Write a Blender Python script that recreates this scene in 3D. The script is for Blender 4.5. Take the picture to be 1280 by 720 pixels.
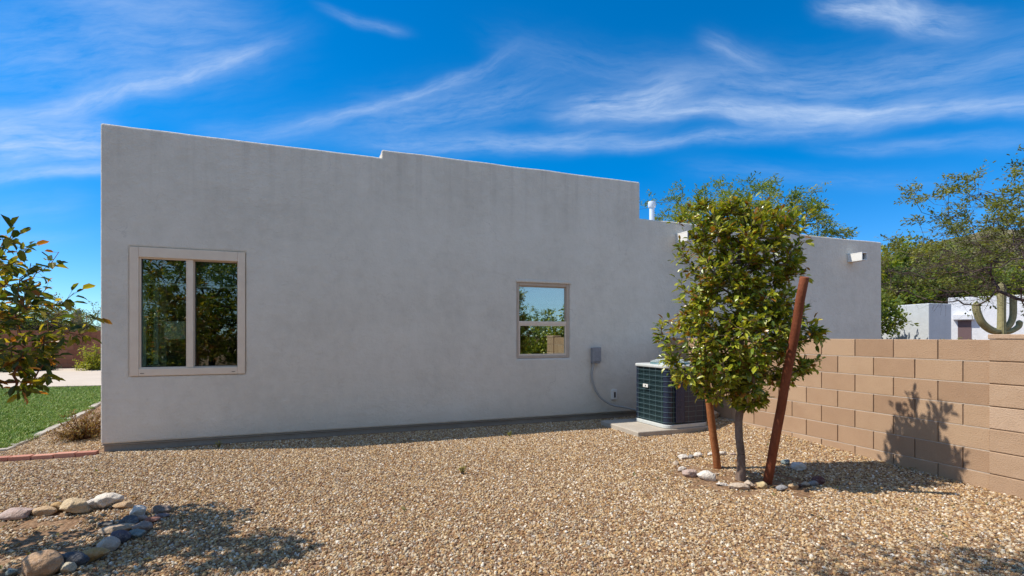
import bpy, bmesh, math, random
import numpy as np
from mathutils import Vector, Matrix, noise as mnoise
R = math.radians
random.seed(7); rng = np.random.default_rng(7)
for o in list(bpy.data.objects): bpy.data.objects.remove(o)
sc = bpy.context.scene
COL = sc.collection

# ------------------------------------------------------------------ camera
cd = bpy.data.cameras.new('camera'); cam = bpy.data.objects.new('camera', cd); COL.objects.link(cam)
sc.camera = cam
F = 610.0; HOR = 420.0; EYE = 1.40
cd.sensor_width = 36.0; cd.lens = 36.0 * F / 1280.0; cd.shift_y = (HOR - 360.0) / 1280.0
cd.clip_start = 0.05; cd.clip_end = 3000
cam.location = (0, 0, EYE); cam.rotation_euler = (R(90), 0, 0)
sc.render.resolution_x = 1024; sc.render.resolution_y = 576

# ------------------------------------------------------------------ light
SUN = Vector((-.728, -.049, 1.0)).normalized()
sd = bpy.data.lights.new('sun', 'SUN'); so = bpy.data.objects.new('sun', sd); COL.objects.link(so)
sd.energy = 4.8; sd.angle = R(0.53); sd.color = (1.0, .93, .82)
so.rotation_euler = (-SUN).to_track_quat('-Z', 'Y').to_euler(); so.location = (-20, -3, 25)
vs = sc.view_settings; vs.view_transform = 'Standard'; vs.look = 'None'; vs.gamma = 1; vs.use_curve_mapping = False
vs.exposure = 0.2

def N(nt, t, **kw):
    n = nt.nodes.new(t)
    for k, v in kw.items(): setattr(n, k, v)
    return n
def M2(nt, op, a, b=None, c=None, clamp=False):
    n = nt.nodes.new('ShaderNodeMath'); n.operation = op; n.use_clamp = clamp
    for i, x in enumerate((a, b, c)):
        if x is None: continue
        if isinstance(x, (int, float)): n.inputs[i].default_value = x
        else: nt.links.new(x, n.inputs[i])
    return n.outputs[0]

def sky_ae(px, py):
    s = (px - 640) / F; h = (HOR - py) / F
    return math.atan(s), math.atan(h / math.sqrt(1 + s * s))
world = bpy.data.worlds.new('World'); sc.world = world; world.use_nodes = True
nt = world.node_tree; nt.nodes.clear()
sky = N(nt, 'ShaderNodeTexSky', sky_type='NISHITA', sun_disc=False)
sky.sun_elevation = math.asin(SUN.z); sky.sun_rotation = math.atan2(SUN.x, SUN.y) % (2 * math.pi)
sky.altitude = 1800; sky.air_density = 1.0; sky.dust_density = .05; sky.ozone_density = 3.0
hs = N(nt, 'ShaderNodeHueSaturation'); hs.inputs['Saturation'].default_value = 1.46; hs.inputs['Value'].default_value = 1.26
hs.inputs['Hue'].default_value = .499
nt.links.new(sky.outputs[0], hs.inputs['Color'])
tc = N(nt, 'ShaderNodeTexCoord'); sx = N(nt, 'ShaderNodeSeparateXYZ'); nt.links.new(tc.outputs['Generated'], sx.inputs[0])
az = M2(nt, 'ARCTAN2', sx.outputs[0], sx.outputs[1]); el = M2(nt, 'ARCSINE', sx.outputs[2])
cx = N(nt, 'ShaderNodeCombineXYZ'); nt.links.new(az, cx.inputs[0]); nt.links.new(el, cx.inputs[1])
wn = N(nt, 'ShaderNodeTexNoise'); wn.inputs['Scale'].default_value = 3.2; wn.inputs['Detail'].default_value = 5; nt.links.new(cx.outputs[0], wn.inputs['Vector'])
wsub = N(nt, 'ShaderNodeVectorMath', operation='SUBTRACT'); nt.links.new(wn.outputs['Color'], wsub.inputs[0]); wsub.inputs[1].default_value = (.5, .5, .5)
wsc = N(nt, 'ShaderNodeVectorMath', operation='MULTIPLY'); nt.links.new(wsub.outputs[0], wsc.inputs[0]); wsc.inputs[1].default_value = (.16, .075, 0)
wad = N(nt, 'ShaderNodeVectorMath', operation='ADD'); nt.links.new(cx.outputs[0], wad.inputs[0]); nt.links.new(wsc.outputs[0], wad.inputs[1])
# cirrus streaks: (x0,y0,x1,y1,halfwidth,intensity,bend)
STREAKS = [
 (-30, 165, 365, 62, 12, .65, .35), (-60, 90, 350, 45, 55, .30, 0), (-80, 172, 150, 178, 24, .85, 0), (-60, 214, 190, 206, 7, .60, 0),
 (330, 180, 650, 74, 7, .45, .2), (420, 165, 700, 110, 26, .30, 0), (440, 192, 800, 176, 12, .42, 0), (240, 175, 420, 160, 18, .2, 0),
 (690, 142, 1330, 156, 9, .80, -2.2), (700, 140, 850, 118, 17, .75, 0), (870, 152, 1070, 150, 9, .70, 0), (560, 190, 1120, 172, 8, .42, 0),
 (1040, -8, 1230, 34, 12, .85, 0), (1120, -20, 1180, 20, 16, .5, 0), (760, 118, 1330, 92, 30, .34, 0), (860, 55, 960, 85, 12, .30, 0), (400, 12, 500, 38, 5, .30, 0),
 (1000, 185, 1300, 176, 9, .25, 0), (100, 20, 300, 10, 30, .25, 0), (-60, 255, 120, 250, 18, .15, 0), (-60, 290, 130, 292, 9, .18, 0),
 (620, 60, 900, 110, 20, .15, 0), (840, 215, 1160, 230, 12, .14, 0)]
acc = None
for i, (x0, y0, x1, y1, hw, inten, bend) in enumerate(STREAKS):
    a0, e0 = sky_ae(x0, y0); a1, e1 = sky_ae(x1, y1); ca, ce = sky_ae((x0 + x1) / 2, (y0 + y1) / 2)
    L = math.hypot(a1 - a0, e1 - e0) / 2; ang = math.atan2(e1 - e0, a1 - a0)
    W = hw / F * math.cos(ca)
    mp = N(nt, 'ShaderNodeMapping', vector_type='TEXTURE')
    mp.inputs['Location'].default_value = (ca, ce, 0); mp.inputs['Rotation'].default_value = (0, 0, ang); mp.inputs['Scale'].default_value = (L, W, 1)
    nt.links.new(wad.outputs[0], mp.inputs['Vector'])
    s2 = N(nt, 'ShaderNodeSeparateXYZ'); nt.links.new(mp.outputs[0], s2.inputs[0])
    xx = M2(nt, 'MULTIPLY', s2.outputs[0], s2.outputs[0])
    yb = s2.outputs[1] if not bend else M2(nt, 'SUBTRACT', s2.outputs[1], M2(nt, 'MULTIPLY_ADD', xx, bend * 1.0, -bend * .4))
    yy = M2(nt, 'MULTIPLY', yb, yb)
    x4 = M2(nt, 'MULTIPLY', xx, xx)
    r = M2(nt, 'ADD', x4, yy)
    g = M2(nt, 'EXPONENT', M2(nt, 'MULTIPLY', r, -1.1))
    fn = N(nt, 'ShaderNodeTexNoise'); fn.inputs['Scale'].default_value = 1.0; fn.inputs['Detail'].default_value = 7; fn.inputs['Roughness'].default_value = .68
    m3 = N(nt, 'ShaderNodeMapping'); m3.inputs['Scale'].default_value = (L * 9, W * 55 , 1); m3.inputs['Location'].default_value = (i * 3.1, i * 1.7, 0)
    m3.inputs['Rotation'].default_value = (0, 0, R(8 if i % 2 else -6))
    nt.links.new(mp.outputs[0], m3.inputs['Vector']); nt.links.new(m3.outputs[0], fn.inputs['Vector'])
    f2 = M2(nt, 'MULTIPLY_ADD', fn.outputs['Fac'], 2.3, -.55, clamp=True)
    v = M2(nt, 'MULTIPLY', M2(nt, 'MULTIPLY', g, f2), inten)
    acc = v if acc is None else M2(nt, 'ADD', acc, M2(nt, 'MULTIPLY', v, M2(nt, 'SUBTRACT', 1.0, acc)))
# thin cloud added to the unseen sky behind the viewpoint as neutral fill light
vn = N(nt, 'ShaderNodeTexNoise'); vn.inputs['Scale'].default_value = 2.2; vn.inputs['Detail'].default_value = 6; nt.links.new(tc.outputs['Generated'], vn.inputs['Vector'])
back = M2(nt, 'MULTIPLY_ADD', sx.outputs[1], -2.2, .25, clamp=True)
fill_veil = M2(nt, 'MULTIPLY', back, M2(nt, 'MULTIPLY_ADD', vn.outputs['Fac'], 1.15, -.02, clamp=True))
acc = M2(nt, 'MAXIMUM', acc, fill_veil)
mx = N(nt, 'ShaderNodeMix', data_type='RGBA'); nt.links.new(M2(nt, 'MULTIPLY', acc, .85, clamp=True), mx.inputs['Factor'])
hf = M2(nt, 'MULTIPLY_ADD', el, -2.6, .95, clamp=True)
hm_ = N(nt, 'ShaderNodeMix', data_type='RGBA', blend_type='MULTIPLY'); nt.links.new(hf, hm_.inputs['Factor']); nt.links.new(hs.outputs[0], hm_.inputs['A']); hm_.inputs['B'].default_value = (.42, .62, .80, 1)
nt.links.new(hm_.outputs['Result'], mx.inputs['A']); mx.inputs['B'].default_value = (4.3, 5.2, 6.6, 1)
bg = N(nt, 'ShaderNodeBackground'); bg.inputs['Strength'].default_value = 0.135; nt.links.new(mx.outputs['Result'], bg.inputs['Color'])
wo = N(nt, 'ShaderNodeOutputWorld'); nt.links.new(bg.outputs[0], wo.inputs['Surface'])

# ------------------------------------------------------------------ frames and pixel helpers (used only to measure real positions)
TH = math.atan2(.3453, .9385); CT, ST = math.cos(TH), math.sin(TH)
def H(u, v, z=0): return Vector((u * CT - v * ST, u * ST + v * CT, z))
def UV(x, y): return x * CT + y * ST, -x * ST + y * CT
VF = 7.245
def on_house(px, py=HOR):
    s = (px - 640) / F; t = VF / (CT - s * ST)
    return t * (s * CT + ST), EYE + (HOR - py) / F * t
def hu(px): return on_house(px)[0]
def hz(px, py): return on_house(px, py)[1]
def gp(px, py, z=0.0):
    Y = (EYE - z) * F / (py - HOR); return Vector(((px - 640) / F * Y, Y, z))
def at(px, py, Y): return Vector(((px - 640) / F * Y, Y, EYE + (HOR - py) / F * Y))
def sstep(x): x = min(1, max(0, x)); return x * x * (3 - 2 * x)
TREE = Vector((2.243, 4.80, 0)); LTREE = Vector((-3.62, 3.18, 0))
def gz(x, y):
    u, v = UV(x, y)
    z = .15 * sstep((u - 4.6) / 1.0) ** 2 * min(1, max(0, (v - 2.6) / 3.4)) if u < 6.5 else 0
    for c, r in ((TREE, .75), (LTREE, .85)):
        d = math.hypot(x - c.x, y - c.y) / r
        if d < 1.3: z += -.02 * sstep(1.25 - d)
    if abs(x) < 9 and 0 < y < 12: z += .014 * mnoise.noise(Vector((x * .7, y * .7, 3)))
    return z

# ------------------------------------------------------------------ materials
MATS = {}
def mat(name, col=(.5, .5, .5), rough=.7, spec=.5, metal=0, build=None):
    if name in MATS: return MATS[name]
    m = bpy.data.materials.new(name); m.use_nodes = True; t = m.node_tree; b = t.nodes['Principled BSDF']
    b.inputs['Base Color'].default_value = (*col, 1); b.inputs['Roughness'].default_value = rough
    b.inputs['Specular IOR Level'].default_value = spec; b.inputs['Metallic'].default_value = metal
    if build: build(t, b)
    MATS[name] = m; return m
def coord(t, kind='Object'): return N(t, 'ShaderNodeTexCoord').outputs[kind]
def noise(t, vec, scale, detail=4, rough=.55, stretch=None):
    if stretch:
        mp = N(t, 'ShaderNodeMapping'); mp.inputs['Scale'].default_value = stretch; t.links.new(vec, mp.inputs['Vector']); vec = mp.outputs[0]
    n = N(t, 'ShaderNodeTexNoise'); n.inputs['Scale'].default_value = scale; n.inputs['Detail'].default_value = detail; n.inputs['Roughness'].default_value = rough
    t.links.new(vec, n.inputs['Vector']); return n.outputs['Fac']
def ramp(t, fac, stops, interp='LINEAR'):
    r = N(t, 'ShaderNodeValToRGB'); e = r.color_ramp; e.interpolation = interp
    while len(e.elements) < len(stops): e.elements.new(.5)
    for k, (p, c) in enumerate(stops):
        e.elements[k].position = p; e.elements[k].color = (*c, 1) if len(c) == 3 else c
    t.links.new(fac, r.inputs[0]); return r.outputs[0]
def mixc(t, fac, a, b, mode='MIX'):
    m = N(t, 'ShaderNodeMix', data_type='RGBA', blend_type=mode)
    for key, x in (('Factor', fac), ('A', a), ('B', b)):
        if isinstance(x, (int, float)): m.inputs[key].default_value = x
        elif isinstance(x, tuple): m.inputs[key].default_value = (*x, 1) if len(x) == 3 else x
        else: t.links.new(x, m.inputs[key])
    return m.outputs['Result']
def bump(t, b, h, dist, strength=1.0):
    n = N(t, 'ShaderNodeBump'); n.inputs['Distance'].default_value = dist; n.inputs['Strength'].default_value = strength
    t.links.new(h, n.inputs['Height']); t.links.new(n.outputs[0], b.inputs['Normal'])
def add(t, a, b, k=1.0): return M2(t, 'MULTIPLY_ADD', b, k, a)

def b_stucco(c1, c2, c3):
    def f(t, b):
        c = coord(t); n1 = noise(t, c, .9, 5, .6); n2 = noise(t, c, 6, 6, .65); n3 = noise(t, c, 45, 3)
        n4 = noise(t, c, 1.0, 4, .6, (1.6, 1.6, .35))
        f1 = add(t, M2(t, 'MULTIPLY', n1, .5), n2, .35); f1 = add(t, f1, n4, .15)
        col = ramp(t, f1, [(.36, c1), (.5, c2), (.64, c3)])
        # scattered small stains
        sp = noise(t, c, 17, 2, .4); spm = M2(t, 'MULTIPLY_ADD', sp, 9, -6.3, clamp=True)
        col = mixc(t, M2(t, 'MULTIPLY', spm, .22), col, (c1[0] * .6, c1[1] * .55, c1[2] * .5))
        # splash dirt, soil thrown up on the lowest part of the wall
        s = N(t, 'ShaderNodeSeparateXYZ'); t.links.new(c, s.inputs[0])
        d = M2(t, 'MULTIPLY', M2(t, 'MULTIPLY_ADD', s.outputs[2], -3.2, 1.05, clamp=True), M2(t, 'MULTIPLY_ADD', n2, 2.2, -.6, clamp=True))
        col = mixc(t, M2(t, 'MULTIPLY', d, .38), col, (.34, .25, .17))
        # water streaks under the parapet and hairline cracks
        st = noise(t, c, 1.0, 5, .6, (7, 7, .28)); zt_ = M2(t, 'MULTIPLY_ADD', s.outputs[2], .9, -2.55, clamp=True)
        col = mixc(t, M2(t, 'MULTIPLY', M2(t, 'MULTIPLY', M2(t, 'MULTIPLY_ADD', st, 5, -2.5, clamp=True), zt_), .22), col, (.27, .23, .19))
        wv = N(t, 'ShaderNodeVectorMath', operation='ADD'); nn = N(t, 'ShaderNodeTexNoise'); nn.inputs['Scale'].default_value = 1.6; nn.inputs['Detail'].default_value = 6; t.links.new(c, nn.inputs['Vector']); t.links.new(c, wv.inputs[0]); t.links.new(nn.outputs['Color'], wv.inputs[1])
        vc = N(t, 'ShaderNodeTexVoronoi', feature='DISTANCE_TO_EDGE'); vc.inputs['Scale'].default_value = .42; t.links.new(wv.outputs[0], vc.inputs['Vector'])
        crk = M2(t, 'MULTIPLY', M2(t, 'MULTIPLY_ADD', vc.outputs['Distance'], -420, 1.0, clamp=True), M2(t, 'MULTIPLY_ADD', n1, 6, -2.9, clamp=True))
        col = mixc(t, M2(t, 'MULTIPLY', crk, .35), col, (.22, .19, .17))
        t.links.new(col, b.inputs['Base Color'])
        h = add(t, M2(t, 'MULTIPLY', n3, .5), noise(t, c, 140, 3, .6), .35); h = add(t, h, n2, 1.1); h = add(t, h, noise(t, c, 18, 3, .5), .7)
        bump(t, b, h, .014, .9)
    return f
STUCCO = mat('stucco_wall', rough=.92, spec=.2, build=b_stucco((.63, .575, .485), (.72, .66, .56), (.78, .72, .62)))
STUCCO_W = mat('white_stucco', rough=.9, spec=.2, build=b_stucco((.66, .67, .69), (.74, .75, .77), (.8, .81, .82)))

def b_concrete(c1, c2, sc_=1.0):
    def f(t, b):
        c = coord(t); n = noise(t, c, 3 * sc_, 6, .65); n2 = noise(t, c, 60 * sc_, 4, .6)
        col = mixc(t, M2(t, 'MULTIPLY_ADD', n2, .8, -.2, clamp=True), ramp(t, n, [(.3, c1), (.7, c2)]), (c1[0] * .75, c1[1] * .72, c1[2] * .68))
        t.links.new(col, b.inputs['Base Color']); bump(t, b, add(t, n2, n, 1.5), .004, .6)
    return f
CONC = mat('concrete', rough=.9, spec=.25, build=b_concrete((.40, .35, .29), (.52, .47, .40)))
CONC_P = mat('patio_concrete', rough=.9, spec=.25, build=b_concrete((.56, .47, .37), (.66, .56, .45), .4))
FOUND = mat('foundation_concrete', rough=.95, spec=.2, build=b_concrete((.27, .23, .19), (.37, .32, .27)))

def b_ground(t, b):
    c = coord(t); n = noise(t, c, .8, 6, .6); n2 = noise(t, c, 12, 5, .65)
    v = N(t, 'ShaderNodeTexVoronoi'); v.inputs['Scale'].default_value = 38; t.links.new(c, v.inputs['Vector'])
    s = N(t, 'ShaderNodeSeparateColor'); t.links.new(v.outputs['Color'], s.inputs[0])
    peb = ramp(t, s.outputs[0], [(0, (.08, .05, .03)), (.3, (.20, .12, .07)), (.6, (.32, .21, .12)), (1, (.46, .35, .24))])
    soil = ramp(t, n, [(.3, (.19, .105, .055)), (.7, (.28, .165, .09))])
    t.links.new(mixc(t, M2(t, 'MULTIPLY_ADD', n2, 2, -.7, clamp=True), soil, peb), b.inputs['Base Color'])
    bump(t, b, add(t, M2(t, 'MULTIPLY', v.outputs['Distance'], -1.0), n2, .6), .02, .7)
GROUND = mat('ground_soil', rough=.95, spec=.2, build=b_ground)

def b_pebble(t, b):
    oi = N(t, 'ShaderNodeObjectInfo'); c = coord(t)
    r = oi.outputs['Random']
    col = ramp(t, r, [(0, (.07, .04, .025)), (.10, (.22, .10, .045)), (.22, (.42, .24, .09)), (.34, (.54, .38, .18)), (.46, (.25, .15, .08)), (.56, (.62, .49, .30)),
                      (.66, (.46, .27, .11)), (.74, (.27, .20, .15)), (.84, (.78, .66, .46)), (.92, (.15, .12, .10)), (.95, (.90, .84, .72)), (1, (.54, .40, .25))])
    n = noise(t, c, 60, 4, .6)
    t.links.new(mixc(t, M2(t, 'MULTIPLY', n, .32), col, (.34, .21, .11)), b.inputs['Base Color'])
    bump(t, b, n, .003, .5)
PEB = mat('pebble_stone', rough=.75, spec=.35, build=b_pebble)

def b_stone(t, b):
    oi = N(t, 'ShaderNodeObjectInfo'); c = coord(t)
    n = noise(t, c, 9, 6, .65); n2 = noise(t, c, 38, 5, .65); n3 = noise(t, c, 5, 3, .5, (1, 1, 4))
    base = oi.outputs['Color']
    col = mixc(t, M2(t, 'MULTIPLY_ADD', n, 2.4, -.9, clamp=True), base, mixc(t, 1.0, base, (.62, .50, .40), 'MULTIPLY'))
    col = mixc(t, M2(t, 'MULTIPLY_ADD', n2, 2.0, -1.0, clamp=True), col, mixc(t, .5, base, (.85, .8, .72)))
    col = mixc(t, M2(t, 'MULTIPLY_ADD', n3, 3, -1.7, clamp=True), col, mixc(t, 1.0, base, (.5, .34, .22), 'MULTIPLY'))
    t.links.new(col, b.inputs['Base Color']); bump(t, b, add(t, n2, n, 1.4), .02, .8)
STONE = mat('rock', rough=.85, spec=.3, build=b_stone)

def b_block(cA, cB, cC):
    def f(t, b):
        a = N(t, 'ShaderNodeAttribute', attribute_name='var'); c = coord(t)
        n = noise(t, c, 5, 5, .6); n2 = noise(t, c, 90, 4, .7)
        v = N(t, 'ShaderNodeTexVoronoi'); v.inputs['Scale'].default_value = 70; t.links.new(c, v.inputs['Vector'])
        pit = M2(t, 'MULTIPLY_ADD', v.outputs['Distance'], -6, 1.2, clamp=True); sel = M2(t, 'MULTIPLY_ADD', noise(t, c, 22, 2), 8, -4.6, clamp=True); pit = M2(t, 'MULTIPLY', pit, sel)
        f_ = add(t, M2(t, 'MULTIPLY', a.outputs['Fac'], .6), n, .5)
        col = ramp(t, f_, [(.2, cA), (.5, cB), (.8, cC)])
        col = mixc(t, M2(t, 'MULTIPLY_ADD', n2, 2, -1.0, clamp=True), col, mixc(t, 1.0, col, (.7, .66, .6), 'MULTIPLY'))
        big = noise(t, c, 1.3, 5, .65); col = mixc(t, M2(t, 'MULTIPLY', M2(t, 'MULTIPLY_ADD', big, 6, -3.2, clamp=True), .35), col, mixc(t, 1.0, col, (.72, .66, .62), 'MULTIPLY'))
        eff = noise(t, c, 3.1, 5, .7); col = mixc(t, M2(t, 'MULTIPLY', M2(t, 'MULTIPLY_ADD', eff, 7, -4.3, clamp=True), .25), col, (.62, .52, .42))
        col = mixc(t, M2(t, 'MULTIPLY', pit, .6), col, (.16, .10, .06))
        t.links.new(col, b.inputs['Base Color']); bump(t, b, M2(t, 'SUBTRACT', add(t, n2, n, .5), pit), .006, 1.0)
    return f
BLOCK = mat('concrete_block', rough=.92, spec=.2, build=b_block((.38, .245, .155), (.44, .29, .185), (.495, .34, .22)))
BLOCK_R = mat('rough_block', rough=.95, spec=.2, build=b_block((.42, .28, .18), (.50, .345, .23), (.58, .42, .30)))
BLOCK_D = mat('red_block', rough=.95, spec=.2, build=b_block((.22, .085, .05), (.27, .11, .065), (.32, .14, .085)))
MORTAR = mat('mortar', rough=.95, spec=.2, build=b_concrete((.24, .17, .12), (.30, .22, .16), 2)); MORTAR_L = mat('pale_mortar', rough=.95, spec=.2, build=b_concrete((.56, .46, .37), (.66, .56, .46), 2))
BRICK = mat('red_brick', rough=.9, spec=.25, build=b_block((.42, .17, .11), (.50, .22, .15), (.58, .29, .20)))

def b_frame(t, b):
    c = coord(t); n = noise(t, c, 7, 4); t.links.new(ramp(t, n, [(.3, (.74, .60, .46)), (.7, (.80, .67, .52))]), b.inputs['Base Color'])
FRAME = mat('tan_window_frame', rough=.5, build=b_frame)
DARKF = mat('dark_gasket', (.06, .05, .045), .6)
TRIM = mat('tan_trim', rough=.85, spec=.2, build=b_concrete((.52, .42, .33), (.60, .50, .40), 3))

def glass_mat(name, k, tint=(1, 1, 1)):
    m = bpy.data.materials.new(name); m.use_nodes = True; t = m.node_tree; t.nodes.clear()
    fr = N(t, 'ShaderNodeFresnel'); fr.inputs[0].default_value = 1.5
    tr = N(t, 'ShaderNodeBsdfTransparent'); tr.inputs[0].default_value = (.80 * tint[0], .86 * tint[1], .80 * tint[2], 1)
    gl = N(t, 'ShaderNodeBsdfGlossy'); gl.inputs['Roughness'].default_value = .004; gl.inputs['Color'].default_value = (.92, 1, .95, 1)
    c = coord(t); bp = N(t, 'ShaderNodeBump'); bp.inputs['Distance'].default_value = .001; bp.inputs['Strength'].default_value = .25
    t.links.new(noise(t, c, 3.5, 2), bp.inputs['Height']); t.links.new(bp.outputs[0], gl.inputs['Normal'])
    mx_ = N(t, 'ShaderNodeMixShader'); t.links.new(M2(t, 'ADD', fr.outputs[0], k, clamp=True), mx_.inputs[0])
    t.links.new(tr.outputs[0], mx_.inputs[1]); t.links.new(gl.outputs[0], mx_.inputs[2])
    o = N(t, 'ShaderNodeOutputMaterial'); t.links.new(mx_.outputs[0], o.inputs['Surface']); return m
GLASS = glass_mat('window_glass', .09)
GLASS2 = glass_mat('coated_window_glass', .34)
def b_blind(t, b):
    c = coord(t); w = N(t, 'ShaderNodeTexWave', bands_direction='Z'); w.inputs['Scale'].default_value = 16; t.links.new(c, w.inputs['Vector'])
    bump(t, b, w.outputs['Fac'], .006, .8)
BLIND_D = mat('dark_shade_fabric', (.09, .14, .08), .9, build=b_blind)
BLIND_L = mat('pale_shade_fabric', (.72, .80, .84), .9, build=b_blind)
ROOMW = mat('room_paint', (.34, .17, .11), .9); ROOMF = mat('room_floor_tile', (.30, .18, .12), .6)
WHITE = mat('white_paint', (.75, .74, .70), .55)
PAPER = mat('paper', (.62, .66, .62), .9, build=lambda t, b: t.links.new(ramp(t, noise(t, coord(t), 40, 4, .7), [(.4, (.40, .46, .42)), (.6, (.68, .72, .68))]), b.inputs['Base Color']))
GREYM = mat('grey_painted_metal', rough=.5, build=lambda t, b: t.links.new(ramp(t, noise(t, coord(t), 20, 5), [(.3, (.22, .22, .23)), (.7, (.29, .29, .30))]), b.inputs['Base Color']))
CONDUIT = mat('grey_conduit', (.36, .35, .33), .55)
PIPEW = mat('white_pipe', (.62, .68, .76), .5)
ROOFM = mat('roof_coating', rough=.8, build=b_concrete((.6, .6, .58), (.7, .7, .68)))
def b_coil(t, b):
    c = coord(t); w = N(t, 'ShaderNodeTexWave', bands_direction='DIAGONAL'); w.inputs['Scale'].default_value = 60; t.links.new(c, w.inputs['Vector'])
    n = noise(t, c, 8, 4)
    t.links.new(mixc(t, w.outputs['Fac'], (.008, .02, .026), ramp(t, n, [(.3, (.018, .048, .055)), (.7, (.032, .07, .075))])), b.inputs['Base Color'])
    bump(t, b, w.outputs['Fac'], .003, .6)
COIL = mat('condenser_fins', rough=.45, metal=.3, build=b_coil)
WIRE = mat('guard_wire', (.10, .16, .18), .4, metal=.2)
ACTOP = mat('condenser_top_paint', rough=.4, build=lambda t, b: t.links.new(ramp(t, noise(t, coord(t), 14, 5), [(.3, (.50, .53, .52)), (.7, (.60, .62, .60))]), b.inputs['Base Color']))
ACDOME = mat('fan_guard_paint', (.10, .20, .22), .4)
NAVY = mat('navy_panel', (.014, .022, .05), .45)

def b_bark(c1, c2, s=1.0):
    def f(t, b):
        c = coord(t); n = noise(t, c, 14 * s, 6, .65, (1, 1, .3)); n2 = noise(t, c, 60 * s, 4)
        t.links.new(ramp(t, add(t, M2(t, 'MULTIPLY', n, .7), n2, .3), [(.35, c1), (.65, c2)]), b.inputs['Base Color']); bump(t, b, add(t, n, n2, .4), .01, .8)
    return f
BARK = mat('young_tree_bark', rough=.9, spec=.2, build=b_bark((.14, .09, .065), (.28, .21, .17)))
BARK_R = mat('reddish_bark', rough=.85, spec=.2, build=b_bark((.13, .055, .03), (.25, .12, .07)))
BARK_D = mat('dark_bark', rough=.95, spec=.1, build=b_bark((.05, .038, .032), (.11, .085, .07)))
BARK_P = mat('purple_grey_twigs', rough=.95, spec=.1, build=b_bark((.07, .05, .048), (.15, .11, .10)))
WOOD = mat('stained_wood_stake', rough=.8, spec=.25, build=b_bark((.26, .085, .03), (.42, .17, .065), .7))

def leaf_mat(name, stops, gloss=.35, trans=.35, tboost=1.6):
    m = bpy.data.materials.new(name); m.use_nodes = True; t = m.node_tree; b = t.nodes['Principled BSDF']
    a = N(t, 'ShaderNodeAttribute', attribute_name='var')
    col = ramp(t, a.outputs['Fac'], stops)
    t.links.new(col, b.inputs['Base Color']); b.inputs['Roughness'].default_value = gloss; b.inputs['Specular IOR Level'].default_value = .5
    tl = N(t, 'ShaderNodeBsdfTranslucent'); t.links.new(mixc(t, 1.0, col, (tboost * 1.1, tboost, tboost * .4), 'MULTIPLY'), tl.inputs['Color'])
    ms = N(t, 'ShaderNodeMixShader'); ms.inputs[0].default_value = trans
    t.links.new(b.outputs[0], ms.inputs[1]); t.links.new(tl.outputs[0], ms.inputs[2]); t.links.new(ms.outputs[0], t.nodes['Material Output'].inputs['Surface'])
    return m
LEAF = leaf_mat('broad_leaf', [(0, (.045, .09, .012)), (.35, (.16, .22, .018)), (.65, (.36, .38, .03)), (.9, (.50, .48, .06)), (1, (.30, .14, .02))], .3, .22)
LEAF_L = leaf_mat('yellowing_leaf', [(0, (.028, .05, .010)), (.45, (.065, .095, .012)), (.68, (.20, .19, .02)), (.88, (.38, .30, .03)), (1, (.26, .11, .02))], .35, .45, 2.0)
FINE = leaf_mat('fine_leaf', [(0, (.07, .095, .02)), (.5, (.15, .18, .035)), (1, (.25, .25, .06))], .6, .35)
FINE_G = leaf_mat('green_fine_leaf', [(0, (.06, .12, .018)), (.5, (.17, .24, .028)), (1, (.32, .32, .045))], .6, .35)
YGREEN = leaf_mat('yellow_green_leaf', [(0, (.16, .20, .012)), (1, (.38, .38, .03))], .5, .35)
DGREEN = leaf_mat('dark_green_leaf', [(0, (.015, .035, .01)), (1, (.05, .085, .02))], .5, .25)
DRYL = leaf_mat('dry_leaf', [(0, (.12, .06, .02)), (.5, (.25, .14, .03)), (.8, (.30, .20, .06)), (1, (.12, .13, .03))], .6, .25)
TANL = leaf_mat('tan_leaf', [(0, (.16, .12, .07)), (1, (.30, .25, .15))], .8, .25)
GRASSM = leaf_mat('grass_blade', [(0, (.03, .09, .014)), (1, (.03, .09, .014))], .5, .3)
def b_grass(t, b):
    oi = N(t, 'ShaderNodeObjectInfo')
    t.links.new(ramp(t, oi.outputs['Random'], [(0, (.08, .17, .016)), (.5, (.21, .34, .03)), (.85, (.32, .42, .05)), (1, (.4, .36, .12))]), b.inputs['Base Color'])
GRASSM = mat('lawn_grass', rough=.55, build=b_grass)
LAWNS = mat('lawn_soil', rough=.95, build=lambda t, b: t.links.new(ramp(t, noise(t, coord(t), 3, 6), [(.3, (.035, .09, .02)), (.7, (.06, .12, .03))]), b.inputs['Base Color']))
def b_sag(t, b):
    c = coord(t); n = noise(t, c, 8, 4); t.links.new(ramp(t, n, [(.3, (.24, .22, .10)), (.7, (.38, .34, .18))]), b.inputs['Base Color'])
SAGM = mat('cactus_skin', rough=.8, build=b_sag)
def b_hill(t, b):
    c = coord(t); n = noise(t, c, .05, 8, .65); n2 = noise(t, c, .35, 6, .7)
    f_ = add(t, M2(t, 'MULTIPLY', n, .5), n2, .5)
    t.links.new(ramp(t, f_, [(.36, (.07, .09, .03)), (.5, (.14, .14, .06)), (.58, (.27, .22, .14)), (.68, (.36, .29, .21))]), b.inputs['Base Color']); bump(t, b, n2, 2.0, .8)
HILLM = mat('desert_hill', rough=.95, spec=.1, build=b_hill)
BROWND = mat('brown_door_paint', (.16, .10, .10), .7)

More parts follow.
